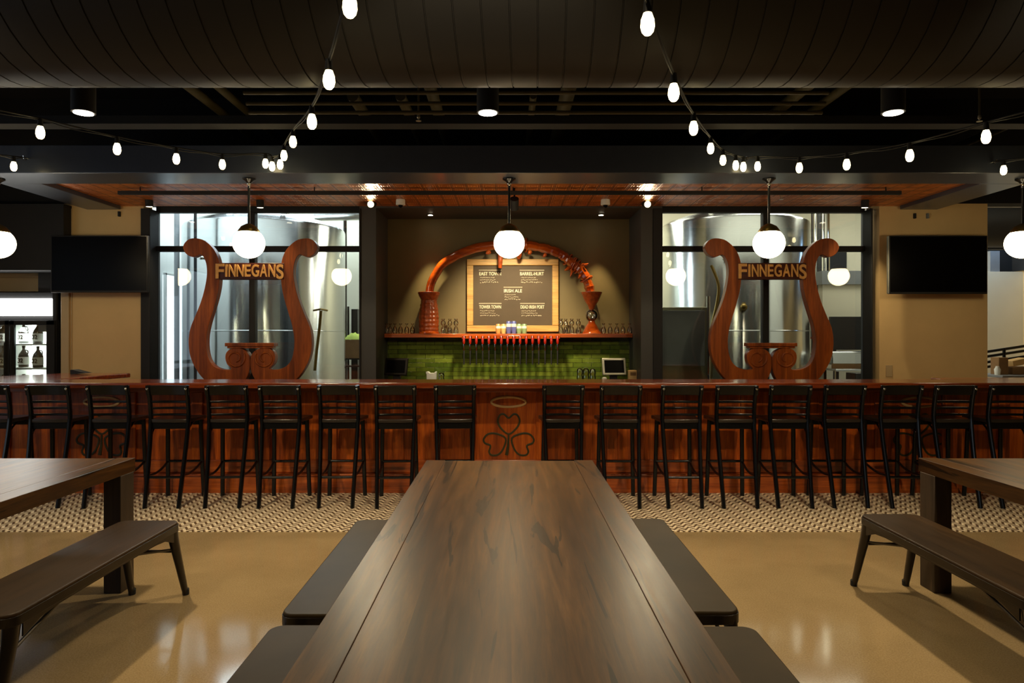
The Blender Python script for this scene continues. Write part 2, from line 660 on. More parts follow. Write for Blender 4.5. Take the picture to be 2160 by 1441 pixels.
# ------------------------------------------------------------------ the setting
YW = 8.1           # plane of the wall behind the bar
YG = 8.27          # window glass
ZB = 2.984         # underside of the canopy beam
struct(box(-9, 9, -5, 14, -.2, 0), 'floor', M['concrete'])
ts = struct(box(-7.2, 7.2, 5.2, 6.6, 0, .006), 'floor_tile_strip', M['mosaic'])
struct(box(-9, 9, -5, 14, 4.3, 4.5), 'ceiling', M['ceil'])
struct(box(-7.4, -7.2, -5, 0, 0, 4.3).box(-7.4, -7.2, 0, 5.5, 0, .9).box(-7.4, -7.2, 0, 5.5, 3.0, 4.3).box(-7.4, -7.2, 5.5, 9.2, 0, 4.3), 'wall_left', M['beige'])
struct(box(8.0, 8.2, -5, 14, 0, 4.3), 'wall_right', M['beige'])
struct(box(-9, 9, -5.2, -5, 0, 4.3), 'wall_behind', M['pillar'])
w3 = thing('window_3', None, None, (-7.3, 2.75, .9))
tag(w3, kind='structure')
fm = MB()
for y in (0, 1.8, 3.65, 5.42):
    fm.box(-7.35, -7.22, y, y + .08, .9, 3.0)
fm.box(-7.35, -7.22, 0, 5.5, .9, .97).box(-7.35, -7.22, 0, 5.5, 2.93, 3.0)
fm.build('window_frame', M['matte'], w3)
box(-7.3, -7.29, 0, 5.5, .9, 3.0).build('window_pane', M['window'], w3)

# beige wall pieces and niche pillars behind the bar
XL0, XL1 = ax(135, YW), ax(303, YW)          # left beige wall
XR0, XR1 = ax(1855, YW), ax(2083, YW)        # right beige wall
NL, NR = ax(793, YW), ax(1352, YW)           # niche opening
WL0, WL1 = ax(318, YW), ax(758, YW)
WR0, WR1 = ax(1397, YW), ax(1836, YW)
struct(box(XL0, XL1, YW, YW + .2, 0, 3.06), 'wall_back_left', M['beige'])
struct(box(XL0 - .02, XL0 + .075, YW - .03, YW, 0, 3.0).box(XL0 + .09, XL0 + .1, YW - .012, YW, 0, 3.0), 'trim_1', M['beige_trim'], bevel=.004)
struct(box(XR0, XR1, YW, YW + .2, 0, 3.06), 'wall_back_right', M['beige'])
struct(box(-7.2, 8.0, YW - .02, YW + .2, 3.06, 4.3), 'wall_back_upper', M['ceil'])
struct(box(WL1, NL, YW, 9.0, 0, 3.06), 'pillar_left', M['pillar'])
struct(box(NR, WR0, YW, 9.0, 0, 3.06), 'pillar_right', M['pillar'])
YN = 8.89
struct(box(NL, NR, YN, YN + .1, az(711, YN), 3.06), 'wall_niche', M['nichewall'])
struct(box(NL, NR, YN - .01, YN + .1, .85, az(711, YN)), 'wall_niche_tile', M['tile'])
struct(box(NL, NR, YW + .002, YN, 3.01, 3.06), 'ceiling_niche', M['pillar'])
struct(box(WL0, WL1, YW, YG + .1, 0, .9).box(WR0, WR1, YW, YG + .1, 0, .9), 'wall_window_base', M['pillar'])


def window(n, x0, x1):
    w = thing('window_%d' % n, None, None, ((x0 + x1) / 2, YG, .9))
    tag(w, kind='structure')
    f = MB()
    zt = 3.0
    f.box(x0 - .11, x0, YW - .02, YG + .05, .9, zt).box(x1, x1 + .02, YW - .02, YG + .05, .9, zt)
    f.box(x0, x1, YG - .05, YG + .05, az(531, YG), az(520, YG))
    f.box(x0, x1, YG - .05, YG + .05, .9, .96)
    f.box(x0, x1, YG - .05, YG + .05, 2.98, 3.06)
    xm = (x0 + x1) / 2 * YG / YW - .02
    f.box(xm - .035, xm + .035, YG - .05, YG + .05, .96, 2.98)
    f.build('window_frame', M['matte'], w, bevel=.004)
    box(x0, x1, YG - .004, YG + .004, .96, 2.98).build('window_pane', M['window'], w)


window(1, WL0, WL1)
window(2, WR0, WR1)

# canopy beam ring and the pressed copper ceiling inside it
BX0, BX1, BI0, BI1 = -4.98, 5.07, -4.58, 4.63
struct(box(BX0, BX1, 6.25, 6.70, ZB, 3.24), 'canopy_beam_front', M['beam'], bevel=.006)
struct(box(BX0, BI0, 6.70, YW - .03, ZB, 3.24), 'canopy_beam_left', M['beam'], bevel=.006)
struct(box(BI1, BX1, 6.70, YW - .03, ZB, 3.24), 'canopy_beam_right', M['beam'], bevel=.006)
struct(box(BI0, BI1, 6.70, YW + .0, 3.03, 3.06), 'ceiling_copper', M['copper'])

# brewery room behind the glass
struct(box(-5.35, 8.0, 12.3, 12.45, 0, 4.3), 'wall_brewery_back', M['cream'])
struct(box(-5.35, XL0 - .001, 8.31, 12.3, 0, 4.3), 'wall_brewery_left', M['white'])
struct(box(-5.2, 8.0, 8.37, 12.3, .0, .004), 'floor_brewery', M['brewfloor'])
struct(box(ax(1735, 10.6), 8.0, 10.6, 10.75, 0, az(573, 10.6)), 'wall_partition', M['cream'])
struct(box(ax(1735, 10.6) - .02, 6.6, 10.57, 10.78, az(600, 10.6), az(573, 10.6) + .01), 'trim_2', M['gray'])
struct(box(-5.2, 8.0, 8.325, 8.36, 3.062, 4.3), 'brewery_reflector_front', M['white'])  # unseen white facing added for the tanks to reflect
struct(box(WL1 + .02, WR0 - .02, 9.001, 9.03, 0, 4.3), 'brewery_reflector_niche', M['nichewall'])  # unseen facing added behind the niche to shape the tank reflections
struct(box(XL0 + .02, WL0 - .13, 8.301, 8.33, 0, 3.06).box(WR1 + .06, XR1, 8.301, 8.33, 0, 3.06), 'brewery_reflector_sides', M['white'])  # unseen white backs added beside the windows, mirrored in the tanks
w4 = thing('window_4', None, None, (-5.2, 10.8, .3))
tag(w4, kind='structure')
box(-5.215, XL0 + .005, 10.42, 11.2, .3, 2.42).build('window_pane', M['daylight'], w4)
MB().box(-5.21, XL0 + .02, 10.39, 10.42, .27, 2.45).box(-5.21, XL0 + .02, 11.2, 11.23, .27, 2.45).box(-5.21, XL0 + .02, 10.39, 11.23, 2.42, 2.45).box(-5.21, XL0 + .015, 10.80, 10.82, .3, 2.42).build('window_frame', M['white'], w4)

# dim ceiling steelwork in front of the canopy
struct(box(-7.1, 7.9, 5.45, 5.6, az(265, 5.5), az(248, 5.5)), 'ceiling_cross_beam', M['ceil'])
for i, (x, z, r, y0, y1) in enumerate([(-1.30, 3.5, .05, 5.7, 8.0), (-.90, 3.5, .045, 5.7, 8.0), (-.63, 3.5, .05, 4.4, 8.0), (.21, 3.5, .03, 5.7, 8.0),
                                       (.49, 3.5, .062, 4.3, 8.0), (-2.7, 3.6, .04, 4.9, 8.0), (-2.45, 3.6, .035, 4.9, 8.0), (2.52, 3.6, .05, 5.0, 8.0), (2.85, 3.6, .04, 5.6, 8.0), (5.0, 3.6, .04, 4.6, 8.0)]):
    struct(MB().tube([(x, y0, z), (x, y1, z)], r, 12), 'ceiling_pipe', M['olive'])
for y, z in ((4.9, 3.24), (4.95, 3.18), (5.0, 3.13), (5.02, 3.36)):
    struct(MB().tube([(-1.9, y, z), (2.3, y, z)], .014, 8), 'ceiling_conduit', M['olive'])

# big spiral duct across the ceiling
dr = .55
dy, dz = 3.45, 3.335
dseg, pitch = 40, .127
dm = MB()
nx = int(13.6 / pitch)
for i in range(nx):                       # spiral bands with a raised lock seam between them
    x = -6.8 + i * pitch
    prof = [(dr, x), (dr, x + pitch - .009), (dr - .006, x + pitch - .007), (dr - .006, x + pitch - .002), (dr, x + pitch)]
    rings = []
    for (r, xx) in prof:
        rings.append([dm.bm.verts.new((xx + pitch * k / dseg, dy + r * math.cos(2 * PI * k / dseg), dz + r * math.sin(2 * PI * k / dseg))) for k in range(dseg + 1)])
    for A, B in zip(rings, rings[1:]):
        for k in range(dseg):
            dm.bm.faces.new((A[k], A[k + 1], B[k + 1], B[k]))
bmesh.ops.remove_doubles(dm.bm, verts=dm.bm.verts[:], dist=1e-5)
d = dm.build('spiral_duct', M['duct'], smooth=25)
tag(d, 'large black spiral air duct running across under the ceiling', 'duct')


# ------------------------------------------------------------------ communal tables
def make_table(x0, x1, y0, y1, label):
    t = thing('communal_table', label, 'table', ((x0 + x1) / 2, (y0 + y1) / 2, 0), 0, 'dark wood communal tables')
    top = MB()
    bw = [.11, .76, .11]
    tot = sum(bw)
    x = x0
    offs = [0.02, .0, .02]
    for w, f in zip(bw, offs):
        ww = w / tot * (x1 - x0)
        top.box(x + .0004, x + ww - .0004, y0, y1 - .02 + f, .68, .76)
        x += ww
    top.build('tabletop', M['table'], t, bevel=.002)
    for sx in (0, 1):
        for sy in (0, 1):
            lx = x0 - .002 if sx == 0 else x1 - .098
            ly = y0 + .03 if sy == 0 else y1 - .16
            box(lx, lx + .1, ly, ly + .14, 0, .681).build('leg', M['table_leg'], t, bevel=.003)
    return t


make_table(-.483, .498, 1.12, 4.04, 'dark oak communal table in the middle, running straight towards the bar')
make_table(-3.24, -2.25, 1.2, 4.12, 'dark oak communal table on the left, cut by the left picture edge')
make_table(2.475, 3.46, 1.2, 4.12, 'dark oak communal table on the right, cut by the right picture edge')


# ------------------------------------------------------------------ benches
def make_bench(seatmat, splay=.13):
    t = thing('bench', 'x', 'bench', (0, 0, 0), 0, 'low metal benches at the communal tables')
    L, W, Z = 1.32, .335, .452
    MB().prism(rrect(-W / 2, W / 2, -L / 2, L / 2, .05), 'XY', Z - .018, Z).build('seat', seatmat, t, bevel=.006, bseg=3)
    rim = MB()
    ro, ri = rrect(-W / 2 - .004, W / 2 + .004, -L / 2 - .004, L / 2 + .004, .052), rrect(-W / 2 + .012, W / 2 - .012, -L / 2 + .012, L / 2 - .012, .04)
    n = len(ro)
    vs = [[rim.bm.verts.new((p[0], p[1], z)) for p in q] for q, z in ((ro, Z - .012), (ro, Z - .05), (ri, Z - .05), (ri, Z - .019))]
    for a in range(4):
        A, B = vs[a], vs[(a + 1) % 4]
        for k in range(n):
            rim.bm.faces.new((A[k], A[(k + 1) % n], B[(k + 1) % n], B[k]))
    rim.build('rim', M['gun'], t, bevel=.002)
    for sx in (-1, 1):                       # arched side skirt
        zt, e = Z - .045, L / 2 - .07
        pts = [(-e, zt), (e, zt)]
        for k in range(13):
            u = 1 - 2 * k / 12
            pts.append((u * e, zt - .016 - .045 * abs(u) ** 8))
        xx = sx * (W / 2 - .008)
        MB().prism(pts, 'YZ', xx - .003, xx + .003).build('apron', M['gun'], t)
    for sx in (-1, 1):
        for sy in (-1, 1):
            x0, y0 = sx * (W / 2 - .03), sy * (L / 2 - .045)
            path = [(x0, y0, Z - .03), (x0 + sx * .004, y0 + sy * .02, Z - .12), (x0 + sx * .010, y0 + sy * splay * .48, .2), (x0 + sx * .016, y0 + sy * splay * .86, .05), (x0 + sx * .018, y0 + sy * splay, .0)]
            lg = MB().tube(smooth_path(path, 4), [.045 - .026 * (i / 16) ** .8 for i in range(17)], 10, (1, .62), (0, 1, 0)).build('leg', M['gun'], t, smooth=60)
            e = Vector(path[-1])
            MB().tube([(e.x - sx * .001, e.y - sy * .004, .03), (e.x, e.y, .0)], [.024, .022], 10, (1, .8), (0, 1, 0)).build('rubber_foot', M['rubber'], lg)
            MB().tube([(x0, y0 + sy * .035, .29), (x0 * .75, sy * .12, Z - .035)], .0075, 8).build('brace', M['gun'], t)
    for sy in (-1, 1):
        MB().tube([(-W / 2 + .03, sy * (L / 2 - .015), .28), (W / 2 - .03, sy * (L / 2 - .015), .28)], .008, 8).build('end_rail', M['gun'], t)
    return t


b0 = make_bench(M['benchpad'], .05)
b0.location = (-.69, 3.22, 0)
b0['label'] = 'dark bench left of the middle table, the far one nearer the bar'
for (x, y, l) in [(-.685, 1.81, 'dark bench left of the middle table, the near one cut by the bottom edge'),
                  (.715, 3.245, 'dark bench right of the middle table, the far one nearer the bar'),
                  (.715, 1.80, 'dark bench right of the middle table, the near one with a golden sheen')]:
    c = copy_tree(b0)
    c.location = (x, y, 0)
    c['label'] = l
b1 = make_bench(M['bench'])
b1.location = (-2.02, 3.205, 0)
b1['label'] = 'dark wood bench on splayed metal legs along the left communal table'
c = copy_tree(b1)
c.location = (2.225, 3.345, 0)
c['label'] = 'dark wood bench on splayed metal legs along the right communal table'


# ------------------------------------------------------------------ bar counter
bar = thing('bar_counter', 'long mahogany bar front with panels, carved shamrocks and tan oval rings', 'bar counter', (0, 6.6, 0))
YP = 6.53
box(-5.05, 5.25, YP, YP + .1, 0, 1.02).build('panel', M['maho_z'], bar)
box(-5.06, 5.26, YP - .07, YP + .02, 0, .165).build('plinth', M['maho_x'], bar, bevel=.006)
box(-5.07, 5.27, YP - .085, YP + .02, .165, .188).build('plinth_cap', M['maho_x'], bar, bevel=.008)
box(-5.06, 5.26, YP - .022, YP + .02, .188, .31).build('bottom_rail', M['maho_x'], bar, bevel=.006)
box(-5.06, 5.26, YP - .022, YP + .02, .955, 1.02).build('top_rail', M['maho_x'], bar, bevel=.006)
sx0 = [-4.86, -4.30, -3.66, -3.02, -2.38, -1.74, -1.10, -.415, .265, .94, 1.58, 2.22, 2.86, 3.50, 4.14, 4.68, 5.2]
for x in sx0:
    box(x, x + .105, YP - .022, YP + .02, .31, .955).build('stile', M['maho_z'], bar, bevel=.006)
# ovals and shamrocks
for px in (1073, 215, 1938):
    x = ax(px, YP)
    ov = [(x + .165 * math.cos(a * PI / 24), YP - .006, az(848, YP) + .047 * math.sin(a * PI / 24)) for a in range(48)]
    MB().tube(ov, .013, 8, (1, .6), None, True).build('oval_ring', M['ring'], bar, smooth=60)
    sh = MB()

    def leaf(cx, cz, rot, s=1.0):
        pts = [(0, 0), (.07, .055), (.095, .115), (.075, .165), (.04, .172), (0, .14), (-.04, .172), (-.075, .165), (-.095, .115), (-.07, .055)]
        out = []
        for u, v in pts:
            u, v = u * s, v * s
            out.append((cx + u * math.cos(rot) - v * math.sin(rot), cz + u * math.sin(rot) + v * math.cos(rot)))
        q = closed_path(out, 4)
        sh.tube([(a, YP - .003, b) for a, b in q], .0105, 6, (1, .5), None, True)
    zc = az(918, YP)
    leaf(x, zc + .01, 0, 1.1)
    leaf(x - .03, zc - .03, math.radians(116), 1.15)
    leaf(x + .03, zc - .03, math.radians(-116), 1.15)
    sh.tube([(x, YP - .003, zc), (x - .005, YP - .003, zc - .1), (x - .02, YP - .003, zc - .19)], [.009, .013, .018], 8, (1, .5))
    sh.build('shamrock', M['shamrock'], bar, smooth=60)

top = MB().prism([(-5.3, 6.13), (5.4, 6.13), (5.4, 6.92), (4.28, 6.92), (4.28, 6.66), (-4.42, 6.66), (-4.28, 7.74), (-5.0, 7.74), (-5.3, 7.2)], 'XY', 1.02, 1.07)
tag(top.build('countertop', M['bartop'], None, bevel=.01, bseg=3), 'polished reddish brown wooden countertop along the whole bar', 'countertop')
# back counter under the lyres and in the niche
tag(box(WL0, WL1, 7.72, YW - .021, 0, .88).build('back_counter', M['matte'], None, bevel=.005), 'dark back counter below the left lyre sign', 'counter')
tag(box(WR0, WR1, 7.72, YW - .021, 0, .88).build('back_counter', M['matte'], None, bevel=.005), 'dark back counter below the right lyre sign', 'counter')
tag(box(NL + .005, NR - .005, 8.15, YN - .012, 0, .90).build('back_counter', M['matte'], None, bevel=.005), 'dark back counter in the niche below the beer taps', 'counter')
mn = MB().prism([(0, 0), (.17, .012), (.02, .05), (0, .05)], 'XZ', 0, .12)
for v in mn.bm.verts:
    v.co += Vector((-4.78, 7.45, 1.071))
tag(mn.build('menu_holder', M['matte'], None), 'small black wedge lying on the left end of the bar top', 'menu holder')


# ------------------------------------------------------------------ bar stools
def make_stool():
    t = thing('bar_stool', 'x', 'bar stool', (0, 0, 0), 0, 'bar stools along the bar')
    st = closed_path([(-.185, .205), (0, .215), (.185, .205), (.195, .1), (.175, -.09), (.15, -.125), (0, -.135), (-.15, -.125), (-.175, -.09), (-.195, .1)], 4)
    MB().prism(st, 'XY', .722, .752).build('seat', M['stoolseat'], t, bevel=.009, bseg=3)
    for s in (-1, 1):
        path = smooth_path([(s * .144, -.262, 0), (s * .150, -.205, .25), (s * .157, -.150, .5), (s * .163, -.118, .70), (s * .165, -.112, .80), (s * .165, -.13, .93), (s * .166, -.158, 1.05)], 4)
        MB().tube(path, .0195, 8, (.95, 1.2), (1, 0, 0)).build('rear_post', M['stool'], t, smooth=50)
        p2 = smooth_path([(s * .165, .212, 0), (s * .158, .195, .3), (s * .150, .175, .725)], 3)
        MB().tube(p2, .0195, 8, (1, 1), (1, 0, 0)).build('front_leg', M['stool'], t, smooth=50)
        # bent bracket under the seat
        br = smooth_path([(s * .157, -.135, .56), (s * .155, -.10, .64), (s * .153, -.03, .695), (s * .15, .03, .712)], 4)
        MB().tube(br, .008, 6).build('bracket', M['stool'], t, smooth=60)
        sr = smooth_path([(s * .152, -.195, .27), (s * .150, -.06, .262), (s * .152, .08, .285), (s * .157, .19, .325)], 4)
        MB().tube(sr, .011, 8).build('side_stretcher', M['stool'], t, smooth=60)
    MB().tube([(-.15, -.197, .255), (0, -.192, .252), (.15, -.197, .255)], .012, 8).build('rear_stretcher', M['stool'], t, smooth=60)
    MB().tube([(-.157, .19, .325), (.157, .19, .325)], .012, 8).build('footrest', M['stool'], t, smooth=60)
    MB().box(-.15, .15, .168, .188, .665, .722).box(-.15, .15, -.118, -.098, .665, .722).build('seat_rail', M['stool'], t, bevel=.003)

    def curved(z0, z1, half, y0, lean, th, name):
        n = 10
        m = MB()
        rows = []
        for k in range(n + 1):
            u = -1 + 2 * k / n
            yy = y0 + .028 * (1 - u * u)
            x = half * u
            rows.append([m.bm.verts.new((x, yy + th / 2, z0)), m.bm.verts.new((x, yy - th / 2, z0)), m.bm.verts.new((x, yy - th / 2 - lean, z1)), m.bm.verts.new((x, yy + th / 2 - lean, z1))])
        for A, B in zip(rows, rows[1:]):
            for a in range(4):
                m.bm.faces.new((A[a], A[(a + 1) % 4], B[(a + 1) % 4], B[a]))
        m.bm.faces.new(rows[0])
        m.bm.faces.new(rows[-1][::-1])
        m.build(name, M['stool'], t, smooth=50, bevel=.004)
    curved(.965, 1.052, .187, -.142, .02, .022, 'top_rail')
    for z, y in ((.905, -.128), (.848, -.118), (.790, -.113)):
        curved(z - .010, z + .010, .165, y, .0, .018, 'slat')
    for s in (-1, 1):
        MB().ball((s * .166, -.178, 1.022), .011, 10, 8).build('bolt', M['chrome'], t)
    return t


cent = [-27, 99, 226, 353, 476, 589.5, 713, 832, 957, 1188, 1310, 1438, 1554, 1668, 1783, 1902, 2015, 2130]
fr = {0: 'cut by the left picture edge', 8: 'just left of the shamrock panel', 9: 'just right of the shamrock panel', 17: 'by the right picture edge'}
s0 = make_stool()
for i, px in enumerate(cent):
    o = s0 if i == 0 else copy_tree(s0)
    rz = random.uniform(-.03, .03) + (.045 if px < 1000 else -.0)
    o.location = (ax(px, 6.0), 6.148 + random.uniform(-.01, .01), .006)
    o.rotation_euler = (0, 0, rz)
    extra = fr.get(i, '')
    if i <= 8:
        o['label'] = 'black ladder-back bar stool, %s from the left%s' % (ORD[i], ', ' + extra if extra else '')
    else:
        o['label'] = 'black ladder-back bar stool, %s from the right%s' % (ORD[17 - i], ', ' + extra if extra else '')


# ------------------------------------------------------------------ lyre signs
def lyre_half():
    inner = [(380, 348), (440, 358), (490, 393), (528, 440), (552, 500), (560, 560), (560, 620), (552, 700), (533, 785), (507, 872), (481, 960), (466, 1050), (468, 1130), (485, 1200), (520, 1246), (570, 1268), (625, 1272)]
    vol = [(640, 1262), (612, 1232), (600, 1190), (606, 1155), (630, 1130), (665, 1120), (705, 1122), (740, 1138), (764, 1165), (773, 1200), (773, 1250), (762, 1300), (735, 1350), (690, 1385), (620, 1392)]
    outer = [(540, 1388), (480, 1362), (440, 1330), (405, 1285), (370, 1222), (349, 1155), (342, 1080), (348, 1010), (365, 950), (395, 880), (430, 790), (455, 700), (469, 620), (470, 560), (462, 515), (446, 478), (425, 462), (405, 470), (375, 480), (345, 472), (318, 450), (304, 415), (312, 385), (340, 358)]
    return inner + vol + outer


def make_lyre(label, X, Y):
    t = thing('lyre_sign', label, 'sign', (X, Y, .88), 0, 'wooden lyre signs')
    k = Y / F / 3.352
    half = lyre_half()

    def tr(p, s):
        return (X + s * (p[0] - 775) * k, az(400 + p[1] / 3.352, Y))
    zmin = min(tr(p, 1)[1] for p in half)
    for s in (1, -1):
        pts = closed_path([tr(p, s) for p in half], 3)
        h = MB().prism(pts, 'XZ', Y - .05, Y + .05).build('scroll_arm', M['lyre'], t, smooth=30, bevel=.008, bseg=2)
        sp = []
        for a in range(0, 40):                    # raised spiral on the volute
            th = a / 39 * 2.6 * PI
            r = 70 - a * 1.2
            sp.append((tr((672 - r * math.cos(th + 2.6), 1192 - r * math.sin(th + 2.6)), s)[0], Y - .052, tr((672 - r * math.cos(th + 2.6), 1192 - r * math.sin(th + 2.6)), s)[1]))
        MB().tube(sp, .011, 8).build('volute', M['lyre'], h, smooth=60)
    hw = 262 * k
    z0, z1 = tr((0, 638), 1)[1], tr((0, 522), 1)[1]
    pl = box(X - 240 * k, X + 240 * k, Y - .054, Y + .035, z0, z1).build('name_board', M['lyre_plank'], t, bevel=.006)
    lets = 'FINNEGANS'
    ws = [66, 26, 56, 56, 48, 58, 60, 56, 58]
    hs = [104, 88, 88, 86, 86, 88, 88, 90, 104]
    x = -sum(ws) / 2
    for i, ch in enumerate(lets):
        cz = tr((0, 576 + (4 if i == 0 else 8 if i == 8 else 0)), 1)[1]
        m = text_mb(ch, 1.0, (0, 0, 0), .014, 1.0, .022)
        vs = m.bm.verts
        x0, x1 = min(v.co.x for v in vs), max(v.co.x for v in vs)
        q0, q1 = min(v.co.z for v in vs), max(v.co.z for v in vs)
        w = (ws[i] - 7) * k if ch != 'I' else 15 * k
        for v in vs:
            v.co.x = X + (x + ws[i] / 2) * k + ((v.co.x - x0) / (x1 - x0) - .5) * w
            v.co.z = cz + ((v.co.z - q0) / (q1 - q0) - .5) * hs[i] * k
            v.co.y += Y - .062
        bmesh.ops.recalc_face_normals(m.bm, faces=m.bm.faces[:])
        m.build('letter', M['letter'], pl, smooth=0)
        x += ws[i]
    MB().box(X - 172 * k, X + 172 * k, Y - .075, Y + .075, tr((0, 1108), 1)[1], tr((0, 1084), 1)[1]).box(X - 160 * k, X + 160 * k, Y - .06, Y + .06, tr((0, 1122), 1)[1], tr((0, 1108), 1)[1]).build('shelf', M['lyre'], t, bevel=.004)
    # foot block under the volutes, standing on the counter
    box(X - 120 * k, X + 120 * k, Y - .06, Y + .06, .88, zmin + .01).build('foot', M['lyre_plank'], t, bevel=.004)
    return t


make_lyre('large wooden lyre sign in front of the left brewery window', ax(531, 7.9), 7.9)
make_lyre('large wooden lyre sign in front of the right brewery window', ax(1625, 7.9), 7.9)


# ------------------------------------------------------------------ niche: shelf, arch, chalkboard, glasses, taps
ZS = az(704, 8.66)
sh = thing('wall_shelf', 'long wooden shelf on the green tile wall under the chalkboard', 'shelf', (0, YN, ZS))
box(NL + .004, NR - .004, 8.62, YN - .012, ZS - .05, ZS).build('board', M['maho_x'], sh, bevel=.004)
YA = 8.74
arch = thing('carved_arch', 'glossy amber carved wooden arch curving over the chalkboard', 'sculpture', (ax(1075, YA), YA, az(616, YA)))
la = [(906, 616), (909, 600), (916, 584), (930, 562), (943, 551), (964, 539), (985, 530), (1006, 523), (1039, 518), (1074, 516)]
lp = smooth_path([(ax(p, YA), YA, az(q, YA)) for p, q in la], 5)
rl = [.066 + .01 * min(1, i / 30) for i in range(len(lp))]
MB().tube(lp, rl, 16, (1, .8), (0, 1, 0)).build('smooth_half', M['arch'], arch, smooth=60)
ra = [(1074, 516), (1110, 517), (1136, 521), (1158, 526), (1177, 533), (1190, 541), (1204, 553), (1219, 564), (1231, 578), (1240, 597), (1245, 616)]
rp = smooth_path([(ax(p, YA), YA, az(q, YA)) for p, q in ra], 5)
rr_ = [.076 + .009 * math.sin(i * 1.7) * math.cos(i * .6) for i in range(len(rp))]
MB().tube(rp, rr_, 9, (1, .8), (0, 1, 0)).build('carved_half', M['arch'], arch, smooth=25)
for q, (p, r) in enumerate([((1112, 517), .088), ((1206, 554), .08), ((1216, 563), .084), ((1236, 582), .08), ((1198, 548), .083), ((1211, 558), .086), ((1222, 568), .08)]):
    ring = []
    i = min(range(len(rp)), key=lambda j: abs(rp[j][0] - ax(p[0], YA)))
    c, tg = Vector(rp[i]), (Vector(rp[min(i + 1, len(rp) - 1)]) - Vector(rp[i - 1])).normalized()
    u = Vector((0, 1, 0))
    w = tg.cross(u)
    for a in range(20):
        th = a * PI / 10
        ring.append(c + u * r * .85 * math.cos(th) + w * r * math.sin(th) + tg * .012 * math.sin(2 * th))
    MB().tube(ring, .011, 6, None, None, True).build('rope_band', M['arch'], arch, smooth=60)
for (p, q, p2, q2, r) in [(1198, 566, 1186, 574, .018), (1206, 572, 1200, 590, .014), (1222, 582, 1217, 592, .014), (1232, 560, 1243, 556, .016), (1150, 538, 1142, 545, .02), (1118, 532, 1112, 540, .024), (1032, 532, 1022, 538, .026), (1182, 541, 1176, 548, .02)]:
    p2, q2, r = p + (p2 - p) * .7, q + (q2 - q) * .7, r * 1.25
    MB().tube([(ax(p, YA), YA - .05, az(q, YA)), (ax((p + p2) / 2, YA), YA - .07, az((q + q2) / 2 + 1, YA)), (ax(p2, YA), YA - .07, az(q2, YA))], [r, r * .8, r * .25], 8).build('branch_stub', M['arch'], arch, smooth=60)
for p in (1056, 1095):
    MB().tube([(ax(p, YA), YA - .06, az(522, YA)), (ax(p, YA), YA - .1, az(540, YA)), (ax(p - 1, YA), YA - .06, az(566 if p < 1080 else 545, YA))], [.036, .034, .026], 10).build('hanging_peg', M['carve'], arch, smooth=60)
# left pedestal: braided barrel under a flared cap
xl = ax(905, YA)
zp = az(616, YA)
p1 = thing('pedestal', 'braided red wood pedestal under the left foot of the arch', 'pedestal', (xl, YA, ZS))
hh = zp - ZS


def braid(a, z):
    return 1 + .055 * math.sin(6 * a + z * 60) * math.sin(6 * a - z * 60)


prof = [(.118, 0)] + [(.118 + .012 * math.sin(PI * i / 40) - .02 * (i / 40) ** 2, hh * .80 * i / 40) for i in range(41)]
MB().lathe(prof, (xl, YA, ZS), 96, 'Z', braid).build('column', M['carve'], p1, smooth=70)
MB().lathe([(.135, 0), (.135, .025), (.12, .03)], (xl, YA, ZS), 32).build('base', M['arch'], p1, bevel=.003)
MB().lathe([(.1, hh * .80 - .004), (.112, hh * .84), (.13, hh * .90), (.142, hh * .965), (.142, hh - .003)], (xl, YA, ZS), 32).build('cap', M['carve'], p1, bevel=.003)
xr = ax(1248, YA)
p2 = thing('pedestal', 'pedestal with a glass ball between two wooden cones, under the right foot of the arch', 'pedestal', (xr, YA, ZS))
MB().lathe([(.122, 0), (.122, .012), (.11, .03), (.07, .105), (.05, .13), (.042, .16), (0.03, .162)], (xr, YA, ZS), 32).build('base', M['arch'], p2, smooth=40)
MB().ball((xr, YA, ZS + .235), .083, 28, 16).build('glass_ball', M['glassware'], p2)
MB().lathe([(.03, .305), (.036, .32), (.05, .36), (.09, .42), (.128, hh - .03), (.135, hh - .012), (.135, hh - .003)], (xr, YA, ZS), 32).build('cap', M['carve'], p2, smooth=40)

# chalkboard
YC = 8.86
cbx0, cbx1, cz0, cz1 = ax(985, YC), ax(1178, YC), az(700, YC), az(547, YC)
cb = thing('chalkboard', 'chalkboard beer menu in a pale pine frame under the arch', 'chalkboard', ((cbx0 + cbx1) / 2, YC, cz0))
fw = .082
for nm, a in (('frame_rail', (cbx0, cbx1, YC - .03, YC + .025, cz1 - fw, cz1)), ('frame_rail', (cbx0, cbx1, YC - .03, YC + .025, cz0, cz0 + fw)),
              ('frame_stile', (cbx0, cbx0 + fw, YC - .03, YC + .025, cz0 + fw, cz1 - fw)), ('frame_stile', (cbx1 - fw, cbx1, YC - .03, YC + .025, cz0 + fw, cz1 - fw))):
    box(*a).build(nm, M['pine'], cb, bevel=.008, bseg=3)
sl = box(cbx0 + fw - .01, cbx1 - fw + .01, YC - .006, YC + .02, cz0 + fw - .01, cz1 - fw + .01).build('slate', M['slate'], cb)
blocks = [('EAST TOWN', 1034, 578, 46), ('BARREL-HURT', 1122, 578, 50), ('IRISH ALE', 1082, 614, 38), ('TOWER TOWN', 1034, 648, 46), ('DEAD IRISH POET', 1123, 648, 50)]
